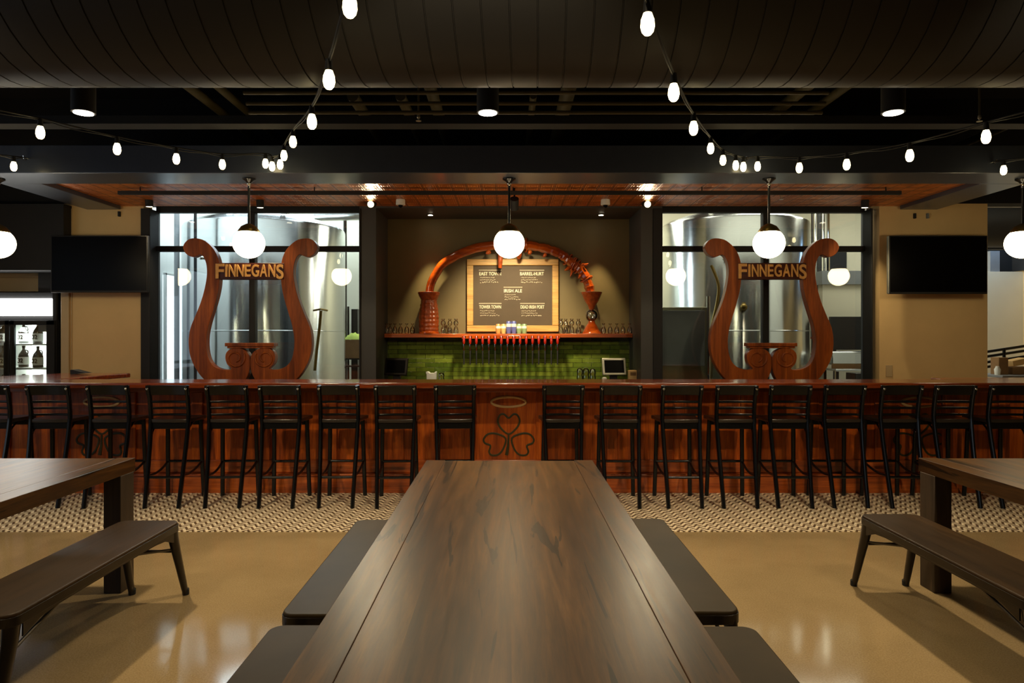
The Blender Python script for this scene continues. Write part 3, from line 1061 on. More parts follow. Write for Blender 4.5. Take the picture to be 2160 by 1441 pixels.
for txt, px, py, wpx in blocks:
    x, z, w = ax(px, YC), az(py, YC), wpx * YC / F
    m = text_mb(txt, .06, (x, YC - .0075, z), .002, 1.0, .0007)
    vs = m.bm.verts
    a, b = min(v.co.x for v in vs), max(v.co.x for v in vs)
    for v in vs:
        v.co.x = x + ((v.co.x - a) / (b - a) - .5) * w
    # ruled chalk lines above, and the small unreadable notes below as loose strokes
    for k, dzz in enumerate((.052, .044)):
        m.box(x - w * .52, x + w * .52, YC - .008, YC - .006, z + dzz - .0012, z + dzz + .0012)
    for row, (zz, hgt, ww) in enumerate(((-.048, .011, .62), (-.078, .011, .7), (-.108, .018, .86))):
        u = x - w * .46
        while u < x - w * .46 + ww * w:
            l = random.uniform(.006, .02)
            m.tube([(u, YC - .007, z + zz + random.uniform(-.3, .3) * hgt), (u + l * .5, YC - .007, z + zz + random.uniform(-.5, .5) * hgt), (u + l, YC - .007, z + zz + random.uniform(-.4, .4) * hgt)], .0022 if row < 2 else .0032, 5)
            u += l + random.uniform(.002, .009 if row < 2 else .016)
    m.build('lettering', M['chalk'], sl, smooth=0)

# glasses on the shelf
def glass_short(mat):
    t = thing('tulip_glass', 'x', 'glass')
    MB().lathe([(.030, 0), (.036, .004), (.040, .03), (.040, .05), (.030, .078), (.012, .092), (.008, .102), (.009, .112), (.026, .124), (.028, .130)], (0, 0, 0), 20).build('bowl', mat, t, smooth=60)
    return t


def glass_tall(mat):
    t = thing('stacked_glass', 'x', 'glass')
    MB().lathe([(.036, 0), (.041, .03), (.041, .05), (.030, .078), (.016, .092), (.016, .1), (.036, .115), (.041, .135), (.036, .155), (.018, .17), (.03, .184), (.03, .19)], (0, 0, 0), 20).build('bowl', mat, t, smooth=60)
    return t


gs, gt = None, None
sets = [('s', [815, 823, 833, 845, 858, 870], 'small inverted tulip glass left of the braided pedestal'), ('t', [935, 949, 962], 'tall clear glass right of the braided pedestal'),
        ('t', [1183, 1193, 1206, 1220], 'tall clear glass between chalkboard and right pedestal'), ('s', [1273, 1287, 1301, 1314, 1328], 'small inverted tulip glass right of the glass ball pedestal')]
for kind, xs, lab in sets:
    for i, px in enumerate(xs):
        if kind == 's':
            if gs is None:
                o = gs = glass_short(M['glassware'])
            else:
                o = copy_tree(gs)
        else:
            if gt is None:
                o = gt = glass_tall(M['glassware'])
            else:
                o = copy_tree(gt)
        gy = 8.70 + .06 * (i % 2)
        o.location = (ax(px, gy), gy, ZS)
        o.scale = (.76, .76, 1)
        o['label'] = '%s, %s from the left' % (lab, ORD[i])
        o['group'] = 'glasses on the niche shelf'

# cans on the shelf in front of the board
for i, (px, h, mt, lab) in enumerate([(1051, .122, 'orange', 'white and orange beer can, leftmost of the cans under the chalkboard'), (1062, .122, 'yellow', 'pale yellow beer can beside the orange one under the chalkboard'),
                                      (1073, .158, 'bluecan', 'tall blue beer can beside the yellow can under the chalkboard'), (1084, .158, 'bluecan', 'tall blue beer can beside the green cans under the chalkboard'),
                                      (1095, .122, 'greencan', 'green and white beer can beside the tall blue cans under the chalkboard'), (1106, .122, 'greencan', 'green and white beer can, rightmost of the cans under the chalkboard')]):
    x = ax(px, 8.68)
    t = thing('beer_can', lab, 'can', (x, 8.68, ZS), 0, 'beer cans on the niche shelf')
    MB().lathe([(.026, 0), (.032, .008), (.032, h - .012), (.027, h)], (x, 8.68, ZS), 20).build('body', M[mt], t, smooth=40)
    MB().lathe([(.027, h - .001), (.027, h + .003), (.023, h + .001)], (x, 8.68, ZS), 20).build('lid', M['silver'], t)
    MB().lathe([(.0325, h * .55), (.0325, h * .8)], (x, 8.68, ZS), 20).build('label_band', M['paper'], t)

# beer taps
YT = 8.5
rail = thing('tap_rail', 'long copper beer tap rail along the front of the niche shelf', 'tap rail', (ax(1077, 8.58), 8.58, ZS - .05))
box(ax(974, 8.58), ax(1181, 8.58), 8.545, 8.6195, ZS - .068, ZS - .018).build('rail', M['arch'], rail, bevel=.008)
tp = None
for i in range(16):
    px = 978.6 + i * (1176 - 978.6) / 15
    x = ax(px, YT)
    lab = 'chrome beer tap with red handle and black lower tube, %s from the %s of the row' % ((ORD[i], 'left') if i < 8 else (ORD[15 - i], 'right'))
    if tp is None:
        z = ZS - .045
        tp = thing('beer_tap', lab, 'beer tap', (x, YT, z), 0, 'beer taps in the niche')
        MB().tube([(x, 8.56, z), (x, YT, z - .004)], .011, 10).lathe([(.02, 0), (.02, .008)], (x, 8.541, z), 16, 'Y').build('shank', M['chrome'], tp, smooth=50)
        MB().tube([(x, YT, z + .012), (x, YT, z - .02), (x, YT - .012, z - .09), (x, YT - .004, z - .17)], [.013, .015, .012, .009], 12).build('faucet_body', M['chrome'], tp, smooth=60)
        MB().tube([(x, YT - .012, z + .02), (x, YT - .02, z - .01), (x, YT - .024, z - .055), (x, YT - .024, z - .085)], [.008, .015, .019, .010], 12).build('handle', M['redknob'], tp, smooth=60)
        MB().tube([(x, YT - .004, z - .165), (x, YT - .004, z - .34)], [.011, .0085], 10).build('lower_tube', M['matte'], tp, smooth=60)  # matte black tube below the faucet body
    else:
        o = copy_tree(tp)
        o.location.x = x
        o['label'] = lab

# things on the niche counter
def pos_terminal(px, Y, s, label, edge):
    x = ax(px, Y)
    z = .90
    t = thing('point_of_sale_terminal', label, 'till screen', (x, Y, z))
    R = Matrix.Rotation(s, 3, 'Z') @ Matrix.Rotation(math.radians(-14), 3, 'X')
    c = Vector((x, Y, z + .21))
    MB().obox(c, (.30, .03, .215), R).build('bezel', edge, t, bevel=.008)
    MB().obox(c + R @ Vector((0, -.016, 0)), (.245, .004, .16), R).build('screen', M['screen'], t)
    MB().obox((x, Y + .05, z + .06), (.09, .07, .12), Matrix.Identity(3)).build('neck', M['matte'], t, bevel=.006)
    MB().obox((x, Y + .03, z + .015), (.25, .2, .03), Matrix.Rotation(s, 3, 'Z')).build('base', M['matte'], t, bevel=.008)


pos_terminal(1295, 8.42, .12, 'silver-framed till screen on the right of the niche counter', M['silver'])
pos_terminal(836, 8.42, -.25, 'dark-framed till screen on the left of the niche counter', M['gun'])
tt = thing('card_reader', 'small pale card reader beside the right till screen', 'card reader', (ax(1334, 8.42), 8.42, .90))
box(ax(1325, 8.42), ax(1343, 8.42), 8.37, 8.47, .90, az(781, 8.42)).build('body', M['tan'], tt, bevel=.008)
box(ax(1328, 8.42), ax(1340, 8.42), 8.366, 8.371, az(792, 8.42), az(785, 8.42)).build('screen', M['carton'], tt)
bx = ax(911, 8.4)
nb = thing('napkin_caddy', 'cream napkin box with two raised corners on the niche counter', 'napkin box', (bx, 8.4, .90))
w = 10 * 8.4 / F
MB().prism([(bx - w, .90), (bx + w, .90), (bx + w, az(784, 8.4)), (bx + w * .75, az(784, 8.4)), (bx + w * .5, az(787, 8.4)), (bx - w * .4, az(787, 8.4)), (bx - w * .7, az(784, 8.4)), (bx - w * 1.15, az(784, 8.4)), (bx - w * 1.1, az(788, 8.4)), (bx - w, az(789, 8.4))], 'XZ', 8.34, 8.46).build('box', M['cooler'], nb, bevel=.004)
g3 = None
for i, (px, py, lab) in enumerate([(1223, 776, 'clear pint glass on the niche counter, first from the left beside the right till'), (1236, 776, 'clear pint glass on the niche counter, second from the left beside the right till'),
                                   (1250, 777, 'clear pint glass on the niche counter, third from the left beside the right till'), (931, 786, 'small clear glass on the niche counter beside the cream napkin box')]):
    x = ax(px, 8.4)
    h = az(py, 8.4) - .90
    t = thing('pint_glass', lab, 'glass', (x, 8.4, .90), 0, 'glasses on the niche counter')
    MB().lathe([(.034, 0), (.036, .005), (.040, h * .45), (.035, h * .55), (.041, h * .7), (.036, h * .9), (.02, h * .98)], (x, 8.4, .90), 20).build('bowl', M['glassware'], t, smooth=60)
tag(MB().lathe([(.03, 0), (.035, .03), (.03, .08), (.012, .09)], (ax(1275, 8.3), 8.3, .90), 16).build('sugar_shaker', M['cooler'], None), 'small white shaker in front of the right till screen', 'shaker')


# ------------------------------------------------------------------ lamps
def make_pendant():
    t = thing('pendant_lamp', 'x', 'pendant lamp', (0, 0, 0), 0, 'globe pendant lamps over the bar')
    zt, zg, r = ZB, 2.37, .146
    MB().lathe([(.0, 0), (.062, 0), (.062, -.012), (.035, -.028), (.02, -.045), (.0, -.045)][1:5], (0, 0, zt), 24).build('canopy', M['black'], t, smooth=40)
    MB().ball((0, 0, zt - .05), .022, 12, 8).tube([(0, 0, zt - .03), (0, 0, zt - .09)], .013, 10).build('swivel', M['chrome'], t)
    MB().tube([(0, 0, zt - .05), (0, 0, zg + r + .02)], .0115, 12).build('rod', M['black'], t)
    MB().lathe([(.018, r + .04), (.03, r + .035), (.07, r + .012), (.098, r - .028), (.1, r - .042)], (0, 0, zg), 28).build('fitter', M['brass'], t, smooth=60)
    MB().ball((0, 0, zg), r, 40, 24, (1, 1, .97)).build('globe', M['globe'], t)
    return t


p0 = None
for px, lab in ((525, 'lit globe pendant lamp in front of the left lyre'), (1074, 'lit globe pendant lamp in front of the chalkboard arch'), (1622, 'lit globe pendant lamp in front of the right lyre'),
                (-5, 'lit globe pendant lamp cut by the left picture edge'), (2157, 'lit globe pendant lamp cut by the right picture edge')):
    if p0 is None:
        o = p0 = make_pendant()
    else:
        o = copy_tree(p0)
    o.location = (ax(px, 6.47), 6.47, 0)
    o['label'] = lab

# three round ceiling downlights
dl = None
WARM = (1, .79, .49)
for i, (px, w) in enumerate(((176, 'on the left, above the string lights'), (1029, 'in the middle, between the string lights'), (1884, 'on the right, above the string lights'))):
    Y = 4.2
    x, z = ax(px, Y), az(238, Y)
    if dl is None:
        dl = thing('downlight', '', 'ceiling light', (x, Y, z), 0, 'cylinder downlights under the ceiling')
        MB().tube([(x, Y, z), (x, Y, z + .2)], .068, 24).tube([(x, Y, z + .2), (x, Y, 4.3)], .01, 8).build('housing', M['rubber'], dl, smooth=40)
        MB().tube([(x, Y, z - .004), (x, Y, z + .002)], .056, 24).build('lens', M['lens'], dl, smooth=40)
        o = dl
    else:
        o = copy_tree(dl)
        o.location.x = x
    o['label'] = 'round black ceiling downlight ' + w
    spot('downlight_and_fill_beam', (x, Y, z - .02), (x, Y, 0), WARM, 150, 125, .6, .05)
for x in (-2.6, -.12, 2.36):  # rows of unseen fill spots added behind the camera, without fixtures
    for Y in (1.4, -1.6):
        spot('downlight_and_fill_beam', (x, Y, 3.0), (x, Y, 0), WARM, 75, 125, .6, .08)


for x in (-2.9, -.1, 2.7):  # unseen fill spots added to brighten the bar front
    spot('bar_fill_beam', (x, 1.2, 3.2), (x * 1.1, 6.5, .62), WARM, 130, 58, .6, .06)


# string lights
def strand(label, pts, bulbs, tip=.0):
    """pts: cable nodes; bulbs: (x,y,z) sockets hanging below the cable"""
    t = thing('string_light', label, 'string lights', pts[0], 0, 'string lights hung from the beam')
    cp = smooth_path(pts, 8)
    MB().tube(cp, .0055, 6).build('cable', M['matte'], t, smooth=60)
    MB().tube([Vector(p) + Vector((0, .008, -.013 - .006 * math.sin(i * .9))) for i, p in enumerate(cp)], .0035, 6).build('cable', M['matte'], t, smooth=60)
    for b, ln in bulbs:
        b = Vector(b)
        MB().tube([b + Vector((0, 0, .085)), b + Vector((0, 0, .035))], [.014, .018], 12).build('socket', M['matte'], t, smooth=50)
        MB().lathe([(.0, -.047), (.013, -.045), (.022, -.034), (.027, -.014), (.025, .010), (.017, .032), (.014, .04)], b, 16).build('bulb', M['bulb'], t, smooth=60)


HK = {'l2': (55, 333), 'l1': (574, 333), 'r1': (1572, 335), 'r2': (2096, 341)}


def P(px, py, Y):
    return Vector((ax(px, Y), Y, az(py, Y)))


def run(label, hook, seq, tail):
    """seq of (px, py, Y) bulbs from the hook outwards; the cable passes above each bulb"""
    bl = [(P(px, py, Y), Y) for px, py, Y in seq]
    pts = [P(hook[0], hook[1], 6.2)] + [b + Vector((0, 0, .085)) for b, Y in bl] + [P(*tail)]
    strand(label, pts, bl)


run('string of lit bulbs from the left beam hook sweeping to the left picture edge', HK['l1'], [(560, 344, 6.1), (469, 346, 5.8), (372, 334, 5.4), (247, 313, 4.95), (85, 278, 4.4)], (-90, 215, 3.9))
run('string of lit bulbs from the left beam hook rising steeply beside the middle', HK['l1'], [(574, 350, 6.15), (591, 346, 5.95), (599, 327, 5.6), (618, 298, 5.0), (658, 255, 3.8), (694, 166, 3.0), (738, 10, 2.45)], (756, -140, 2.1))
run('string of lit bulbs from the right beam hook rising steeply beside the middle', HK['r1'], [(1568, 351, 6.15), (1552, 348, 6.0), (1525, 337, 5.75), (1499, 312, 5.3), (1463, 269, 4.1), (1421, 193, 3.2), (1366, 48, 2.55)], (1345, -90, 2.2))
run('string of lit bulbs from the right beam hook sweeping to the right picture edge', HK['r1'], [(1598, 350, 6.1), (1686, 353, 5.7), (1786, 346, 5.3), (1919, 327, 4.75), (2080, 287, 4.2)], (2240, 215, 3.8))
run('short string of lit bulbs at the far left beam hook', HK['l2'], [(29, 350, 6.05), (-40, 345, 5.7)], (-130, 322, 5.3))
run('short string of lit bulbs at the far right beam hook', HK['r2'], [(2117, 358, 6.05), (2200, 355, 5.7)], (2280, 340, 5.3))
for k, (px, py) in HK.items():
    nm = {'l2': 'far left', 'l1': 'left', 'r1': 'right', 'r2': 'far right'}[k]
    b = P(px, py, 6.22)
    tag(MB().tube([b + Vector((0, .04, 0)), b + Vector((0, .0, .0)), b + Vector((0, -.03, -.012)), b + Vector((0, -.035, .012))], .006, 8).build('cable_hook', M['chrome'], None), 'small metal hook on the beam holding the %s string lights' % nm, 'hook', 'string light hooks')

# track rail with spot heads under the copper ceiling
YR = 7.05
tr_ = box(ax(250, YR), ax(1900, YR), YR - .02, YR + .02, az(411, YR), az(403, YR)).build('track_rail', M['matte'], None, bevel=.003)
tag(tr_, 'long black lighting track hanging under the copper ceiling', 'track rail')
MB_st = MB()
for x in (-3.8, -2.0, 0.05, 2.0, 3.9):
    MB_st.tube([(x, YR, az(405, YR)), (x, YR, 3.04)], .006, 8)
MB_st.build('rail_hanger', M['matte'], tr_)


def spot_head(px, py, label, facing, lens, Y=7.75, r=.045, ln=.13):
    p = P(px, py, Y)
    t = thing('spotlight', label, 'spotlight', (p.x, Y, 3.03), 0, 'spotlights under the copper ceiling')
    f = Vector(facing).normalized()
    MB().tube([p - f * ln, p], r, 20).build('housing', M['matte'], t, smooth=40)
    MB().tube([p - f * .012, p + f * .003], r * .8, 20).build('lens', M[lens], t, smooth=40)
    MB().tube([p - f * ln * .6, (p.x, p.y + .0, 3.031)], .009, 8).build('stem', M['matte'], t)


spot_head(782, 431, 'bright spotlight on the left niche pillar, shining outwards', (0, -.95, -.25), 'bulb', 7.8)
spot_head(1366, 431, 'bright spotlight on the right niche pillar, shining outwards', (0, -.95, -.25), 'bulb', 7.8)
spot_head(315, 436, 'black spotlight above the left edge of the left window', (0, .1, -1), 'lensdim', 7.75, .042, .12)
spot_head(549, 438, 'black spotlight behind the left pendant lamp rod', (0, .1, -1), 'lensdim', 7.75, .042, .1)
spot_head(1824, 438, 'black spotlight above the right edge of the right window', (0, .1, -1), 'lensdim', 7.75, .042, .12)
spot_head(1085, 440, 'dark spotlight behind the middle pendant lamp rod', (0, .7, -.7), 'matte', 7.1, .045, .12)
for px, lab in ((845, 'small white security camera on the copper ceiling, left of the arch'), (1277, 'small white security camera on the copper ceiling, right of the arch')):
    p = P(px, 432, 7.7)
    t = thing('security_camera', lab, 'camera', (p.x, p.y, 3.03), 0, 'security cameras on the copper ceiling')
    MB().tube([(p.x, p.y, 3.031), (p.x, p.y, 2.965)], [.05, .053], 20).build('mount', M['cooler'], t, smooth=40, bevel=.006)
    MB().ball((p.x, p.y, 2.962), .026, 16, 10).build('dome', M['screen'], t)
for px, lab in ((908, 'small lit recessed light in the niche ceiling above the left pedestal'), (1268, 'small lit recessed light in the niche ceiling above the right pedestal')):
    Y = 8.55
    x = ax(px, Y)
    t = thing('recessed_light', lab, 'recessed light', (x, Y, 3.012), 0, 'recessed lights in the niche ceiling')
    MB().lathe([(.03, .0), (.052, 0), (.05, -.008), (.03, -.01)], (x, Y, 3.012), 24).build('trim_ring', M['pillar'], t)
    MB().tube([(x, Y, 3.012), (x, Y, 2.999)], .028, 20).build('lens', M['lens'], t)

# small fittings on the ceiling
for px, py, Y, lab in ((883, 243, 5.4, 'small sprinkler head hanging from the dark ceiling left of the middle downlight'), (2066, 244, 5.4, 'small sprinkler head hanging from the dark ceiling at far right'), (1648, 412, 7.4, 'small sprinkler head under the copper ceiling above the right lyre')):
    p = P(px, py, Y)
    zt = 4.31 if Y < 6 else 3.035
    t = thing('sprinkler_head', lab, 'sprinkler', (p.x, p.y, zt), 0, 'sprinkler heads')
    MB().tube([(p.x, p.y, zt), (p.x, p.y, p.z)], .009, 8).build('pipe', M['olive'], t)
    MB().lathe([(.012, 0), (.014, -.02), (.006, -.03), (.006, -.04), (.022, -.043), (.022, -.047)], (p.x, p.y, p.z), 14).build('head', M['silver'], t)


# ------------------------------------------------------------------ televisions, outlet
def tv(x0p, x1p, y0p, y1p, Y, label):
    x0, x1, z0, z1 = ax(x0p, Y), ax(x1p, Y), az(y1p, Y), az(y0p, Y)
    t = thing('television', label, 'television', ((x0 + x1) / 2, Y, z0), 0, 'televisions beside the windows')
    box(x0, x1, Y, Y + .045, z0, z1).build('casing', M['matte'], t, bevel=.004)
    box(x0 + .012, x1 - .012, Y - .002, Y + .002, z0 + .022, z1 - .012).build('screen', M['screen'], t)
    box((x0 + x1) / 2 - .2, (x0 + x1) / 2 + .2, Y + .04, YW + .001, (z0 + z1) / 2 - .15, (z0 + z1) / 2 + .15).build('wall_mount', M['matte'], t)
    if x0 > 0:
        box(x0 - .006, x0 + .001, Y + .006, Y + .045, z0 + .005, z1 - .005).build('side_trim', M['silver'], t)
    return t


tv(107, 311, 497, 617, 7.9, 'switched-off black television left of the left window')
tv(1876, 2083, 497, 620, 7.9, 'switched-off black television right of the right window')
o = box(ax(1868, YW), ax(1882, YW), YW - .008, YW, az(795, YW), az(770, YW)).build('outlet_plate', M['beige_trim'], None, bevel=.003)
tag(o, 'beige outlet plate low on the right beige wall', 'outlet')
for px, py, l in ((1928, 456, 'small black bracket on the right beige wall above the television'), (1955, 456, 'small pale bracket on the right beige wall above the television'), (253, 452, 'small bracket on the left beige wall above the television')):
    p = P(px, py, YW)
    tag(box(p.x - .012, p.x + .012, YW - .03, YW, p.z - .03, p.z + .03).build('wall_bracket', M['gray' if 'pale' in l else 'matte'], None, bevel=.003), l, 'bracket', 'wall brackets')

# ------------------------------------------------------------------ fridge corner on the far left
struct(box(-7.2, XL0 - .02, 9.0, 9.15, 0, 4.3), 'wall_nook_back', M['beige'])
struct(box(-7.2, ax(134, 7.95), 7.95, 8.35, az(570, 7.95), az(430, 7.95)), 'beam_bulkhead', M['matte'])
struct(box(-7.2, ax(104, 8.5), 8.5, 8.56, az(615, 8.5), az(570, 8.5)).box(-7.2, ax(104, 8.5), 8.47, 8.56, az(586, 8.5), az(570, 8.5)), 'trim_3', M['beige_trim'])
struct(box(ax(104, 8.45), ax(121, 8.25), 8.25, 8.5, az(700, 8.25), az(560, 8.25)), 'trim_4', M['matte'])
YF = 8.2
fx0, fx1, fz1 = -6.55, ax(119, YF), az(616, YF)
fr_ = thing('display_fridge', 'black upright drinks fridge with a lit white header and glass doors', 'fridge', ((fx0 + fx1) / 2, YF + .3, 0))
MB().box(fx0, fx0 + .05, YF, YF + .7, .1, fz1).box(fx1 - .05, fx1, YF, YF + .7, .1, fz1).box(fx0, fx1, YF + .66, YF + .7, .1, fz1).box(fx0, fx1, YF, YF + .7, .0, .12).box(fx0, fx1, YF + .03, YF + .7, az(676, YF), fz1).build('cabinet', M['matte'], fr_, bevel=.006)
box(fx0 + .03, ax(109, YF), YF - .005, YF + .03, az(666, YF), az(630, YF)).build('lit_header', M['signlit'], fr_, bevel=.004)
box(fx0 + .051, fx1 - .051, YF + .6, YF + .655, .13, az(678, YF)).build('liner', M['cooler'], fr_)
seam = ax(24, YF)
zt = az(676, YF)
for d0, d1 in ((fx0 + .005, seam - .004), (seam + .004, fx1 - .002)):
    dm_ = MB()
    e = .075
    dm_.box(d0, d0 + e * .7, YF - .035, YF, .13, zt).box(d1 - e * 1.3 if d1 > seam else d1 - e * .7, d1, YF - .035, YF, .13, zt).box(d0, d1, YF - .035, YF, zt - .055, zt).box(d0, d1, YF - .035, YF, .13, .2)
    dr_ = dm_.build('door', M['matte'], fr_, bevel=.004)
    box(d0 + .05, d1 - .05, YF - .02, YF - .014, .2, zt - .05).build('door_glass', M['window'], dr_)
    hx = d0 + .035 if d0 > seam - .1 else d1 - .035
    MB().tube([(hx, YF - .036, 1.0), (hx, YF - .06, 1.03), (hx, YF - .06, 1.4), (hx, YF - .036, 1.43)], .009, 8).build('handle', M['matte'], dr_)
for z in (az(725, YF + .2), az(775, YF + .2), .75, .4):
    box(fx0 + .052, fx1 - .052, YF + .04, YF + .6, z - .02, z).build('shelf', M['cooler'], fr_)
box(ax(40, YF + .25) - .025, ax(40, YF + .25) + .025, YF + .52, YF + .6, .14, zt).build('light_strip', M['signlit'], fr_)
bt = None
nb_ = 0
for zi, z in enumerate((az(725, YF + .2), az(775, YF + .2), .75)):
    for px, yy in ((80, .16), (8, .16), (50, .32)):
        Y = YF + yy
        x = ax(px, Y)
        lab = 'dark growler bottle labelled 32, %s fridge shelf, %s' % (('top', 'middle', 'lower')[zi], {80: 'by the right wall of the fridge', 8: 'behind the left door', 50: 'beside the light strip'}[px])
        if bt is None:
            bt = thing('growler_bottle', lab, 'bottle', (x, Y, z), 0, 'growler bottles in the fridge')
            MB().lathe([(.05, 0), (.057, .008), (.057, .13), (.05, .16), (.025, .2), (.016, .215), (.016, .245)], (x, Y, z), 24).build('glass_body', M['bottle'], bt, smooth=50)
            MB().lathe([(.018, .24), (.018, .262), (.014, .264)], (x, Y, z), 16).build('cap', M['matte'], bt)
            lb = MB().lathe([(.0578, .03), (.0578, .125)], (x, Y, z), 24).build('paper_label', M['paper'], bt)
            m = text_mb('32', .075, (x, Y - .0615, z + .078), .004, .9, .002)
            m.build('number', M['bottle'], lb, smooth=0)
            MB().tube(smooth_path([(x + .02, Y, z + .21), (x + .05, Y, z + .2), (x + .052, Y, z + .165), (x + .045, Y, z + .155)], 4), .006, 8).build('handle', M['bottle'], bt)
            o = bt
        else:
            o = copy_tree(bt)
            o.location = (x, Y, z)
            o['label'] = lab
        nb_ += 1


# ------------------------------------------------------------------ brewery: tanks and fittings
def tank(x, y, r, zt, label):
    t = thing('brew_tank', label, 'tank', (x, y, 0), 0, 'steel brewing tanks behind the windows')
    MB().lathe([(r, .25), (r, zt - .03), (r - .012, zt), (r - .02, zt + .004)], (x, y, 0), 96).build('shell', M['steel'], t, smooth=30)
    MB().lathe([(r - .018, zt + .003), (r * .9, zt + .06), (r * .7, zt + .13), (r * .4, zt + .19), (.2, zt + .21)], (x, y, 0), 64).build('dome', M['steel'], t, smooth=60)
    MB().lathe([(.2, zt + .205), (.2, zt + .32), (.17, zt + .34)], (x, y, 0), 32).build('hatch', M['chrome'], t, smooth=40)
    for z in (1.55, .6):
        MB().lathe([(r + .0005, z), (r + .004, z + .006), (r + .004, z + .012), (r + .0005, z + .018)], (x, y, 0), 96).build('weld_band', M['steel'], t, smooth=60)
    for a in (-2.3, -.85, .8, 2.3):
        MB().tube([(x + (r - .1) * math.cos(a), y + (r - .1) * math.sin(a), 0), (x + (r - .1) * math.cos(a), y + (r - .1) * math.sin(a), .26)], .06, 16).build('leg', M['chrome'], t)
    for a in (-1.15, -1.98):
        p = Vector((x + r * math.cos(a), y + r * math.sin(a), 2.55 if a < -1.5 else 2.35))
        n = Vector((math.cos(a), math.sin(a), 0))
        MB().tube([p - n * .01, p + n * .05], .022, 14).ball(p + n * .06, .028, 14, 10).build('fitting', M['chrome'], t, smooth=50)
    MB().tube(smooth_path([(x - .4 * r, y - .2, zt + .16), (x - .4 * r, y - .2, zt + .5), (x - .4 * r, y - .2, 4.3)], 3), .035, 12).build('vent_pipe', M['chrome'], t, smooth=60)
    MB().tube([(x + .25 * r, y, zt + .2), (x + .25 * r, y, 4.3)], .05, 14).build('fill_pipe', M['chrome'], t, smooth=60)
    return t


t1 = tank(ax(562, 10.4), 10.4, 1.17, 3.10, 'large stainless steel brewing tank behind the left window')
a = -1.0
p = lambda px, py, Y: (ax(px, Y), Y, az(py, Y))
pp = [p(677, 655, 9.35), p(674, 690, 9.36), p(668, 740, 9.36), p(664, 782, 9.36)]
MB().tube(pp, .02, 12).build('sight_pipe', M['brass'], t1, smooth=60)
MB().tube([p(662, 655, 9.5), p(677, 652, 9.33), p(690, 655, 9.5)], .014, 10).build('manway_bar', M['brass'], t1, smooth=60)
t2 = tank(ax(1545, 10.4), 10.4, 1.09, 3.15, 'large stainless steel brewing tank behind the right window')
MB().tube([p(1569, 640, 9.29), p(1569, 655, 9.25)], .03, 12).ball(p(1569, 648, 9.24), .05, 14, 10).build('valve', M['brass'], t2, smooth=60)
MB().tube(smooth_path([p(1500, 560, 9.45), p(1515, 600, 9.42), p(1512, 640, 9.42), p(1500, 700, 9.43), p(1495, 800, 9.45)], 4), .02, 12).build('hose', M['brass'], t2, smooth=60)
# control cabinet beside the right tank
cc = thing('control_cabinet', 'grey green steel cabinet behind the left part of the right window', 'cabinet', (ax(1440, 8.95), 9.1, 0))
box(ax(1385, 8.9), ax(1491, 8.9), 8.9, 9.25, 0, az(648, 8.9)).build('body', plain('sage_steel', lin(128, 126, 100), .3, .5), cc, bevel=.006)
box(ax(1392, 8.9), ax(1487, 8.9), 8.892, 8.902, az(772, 8.9), az(655, 8.9)).build('door', M['gray'], cc, bevel=.004)
pipe = MB().tube([p(1494, 792, 8.8), p(1494, 600, 8.8)], .022, 14)
tag(MB().tube([(ax(1494, 8.8), 8.8, 0), (ax(1494, 8.8), 8.8, 2.0)], .022, 14).build('steel_pipe', M['chrome'], None), 'thin upright steel pipe beside the grey cabinet, right window', 'pipe')
pipe.bm.free()
# upright pipes
for px, r, mt, Y, l in ((1716, .04, 'gun', 11.6, 'dark upright pipe behind the right scroll of the right lyre'), (1723, .05, 'chrome', 11.4, 'shiny upright pipe between dark pipes, right window'), (1728, .035, 'matte', 11.2, 'black upright pipe beside the shiny one, right window'), (1741, .07, 'chrome', 11.5, 'wide pale blue upright pipe, right window'),
                        (373, .035, 'gray', 9.6, 'grey upright conduit by the bright strip, left window'), (412, .02, 'matte', 9.1, 'thin black upright conduit beside the left lyre'), (728, .03, 'gun', 11.9, 'dark upright pipe at the right edge of the left tank')):
    x = ax(px, Y)
    tag(MB().tube([(x, Y, 0.0), (x, Y, 4.3)], r, 16).build('upright_pipe', M[mt], None, smooth=60), l, 'pipe', 'upright pipes in the brewery')
x = ax(400, 11.0)
dd = MB().tube([(ax(640, 10.9), 11.6, az(450, 11.6)), (ax(900, 10.9), 11.6, az(444, 11.6))], .14, 24)
tag(dd.build('air_duct', M['steel'], None, smooth=60), 'shiny steel air duct behind the top right of the left window', 'duct')
# left window right-hand edge: boxes, cloth
st_ = thing('storage_rack', 'dark rack with cartons at the right edge of the left window', 'rack', (ax(748, 11.7), 11.7, 0))
for z in (.55, .98, az(756, 11.6)):
    box(ax(724, 11.6), ax(775, 11.6), 11.5, 11.95, z - .02, z).build('shelf', M['gun'], st_)
for px in (725, 774):
    for y in (11.51, 11.93):
        box(ax(px, 11.6) - .015, ax(px, 11.6) + .015, y - .015, y + .015, 0, 2.0).build('post', M['gun'], st_)
zc = az(756, 11.6)
tag(box(ax(728, 11.6), ax(760, 11.6), 11.52, 11.8, zc, az(717, 11.6)).build('carton', M['carton'], None, bevel=.004), 'brown carton on the rack, right edge of the left window', 'box')
cl = MB()
n = 12
x0, x1 = ax(727, 11.6), ax(764, 11.6)
g = [[cl.bm.verts.new((x0 + (x1 - x0) * i / n, 11.52 + .26 * j / n, az(717, 11.6) + .005 + .11 * max(0, math.sin(PI * i / n) * math.sin(PI * j / n)) ** .6 + .02 * math.sin(i * 2.1 + j) * math.sin(PI * i / n) * math.sin(PI * j / n))) for j in range(n + 1)] for i in range(n + 1)]
for i in range(n):
    for j in range(n):
        cl.bm.faces.new((g[i][j], g[i + 1][j], g[i + 1][j + 1], g[i][j + 1]))
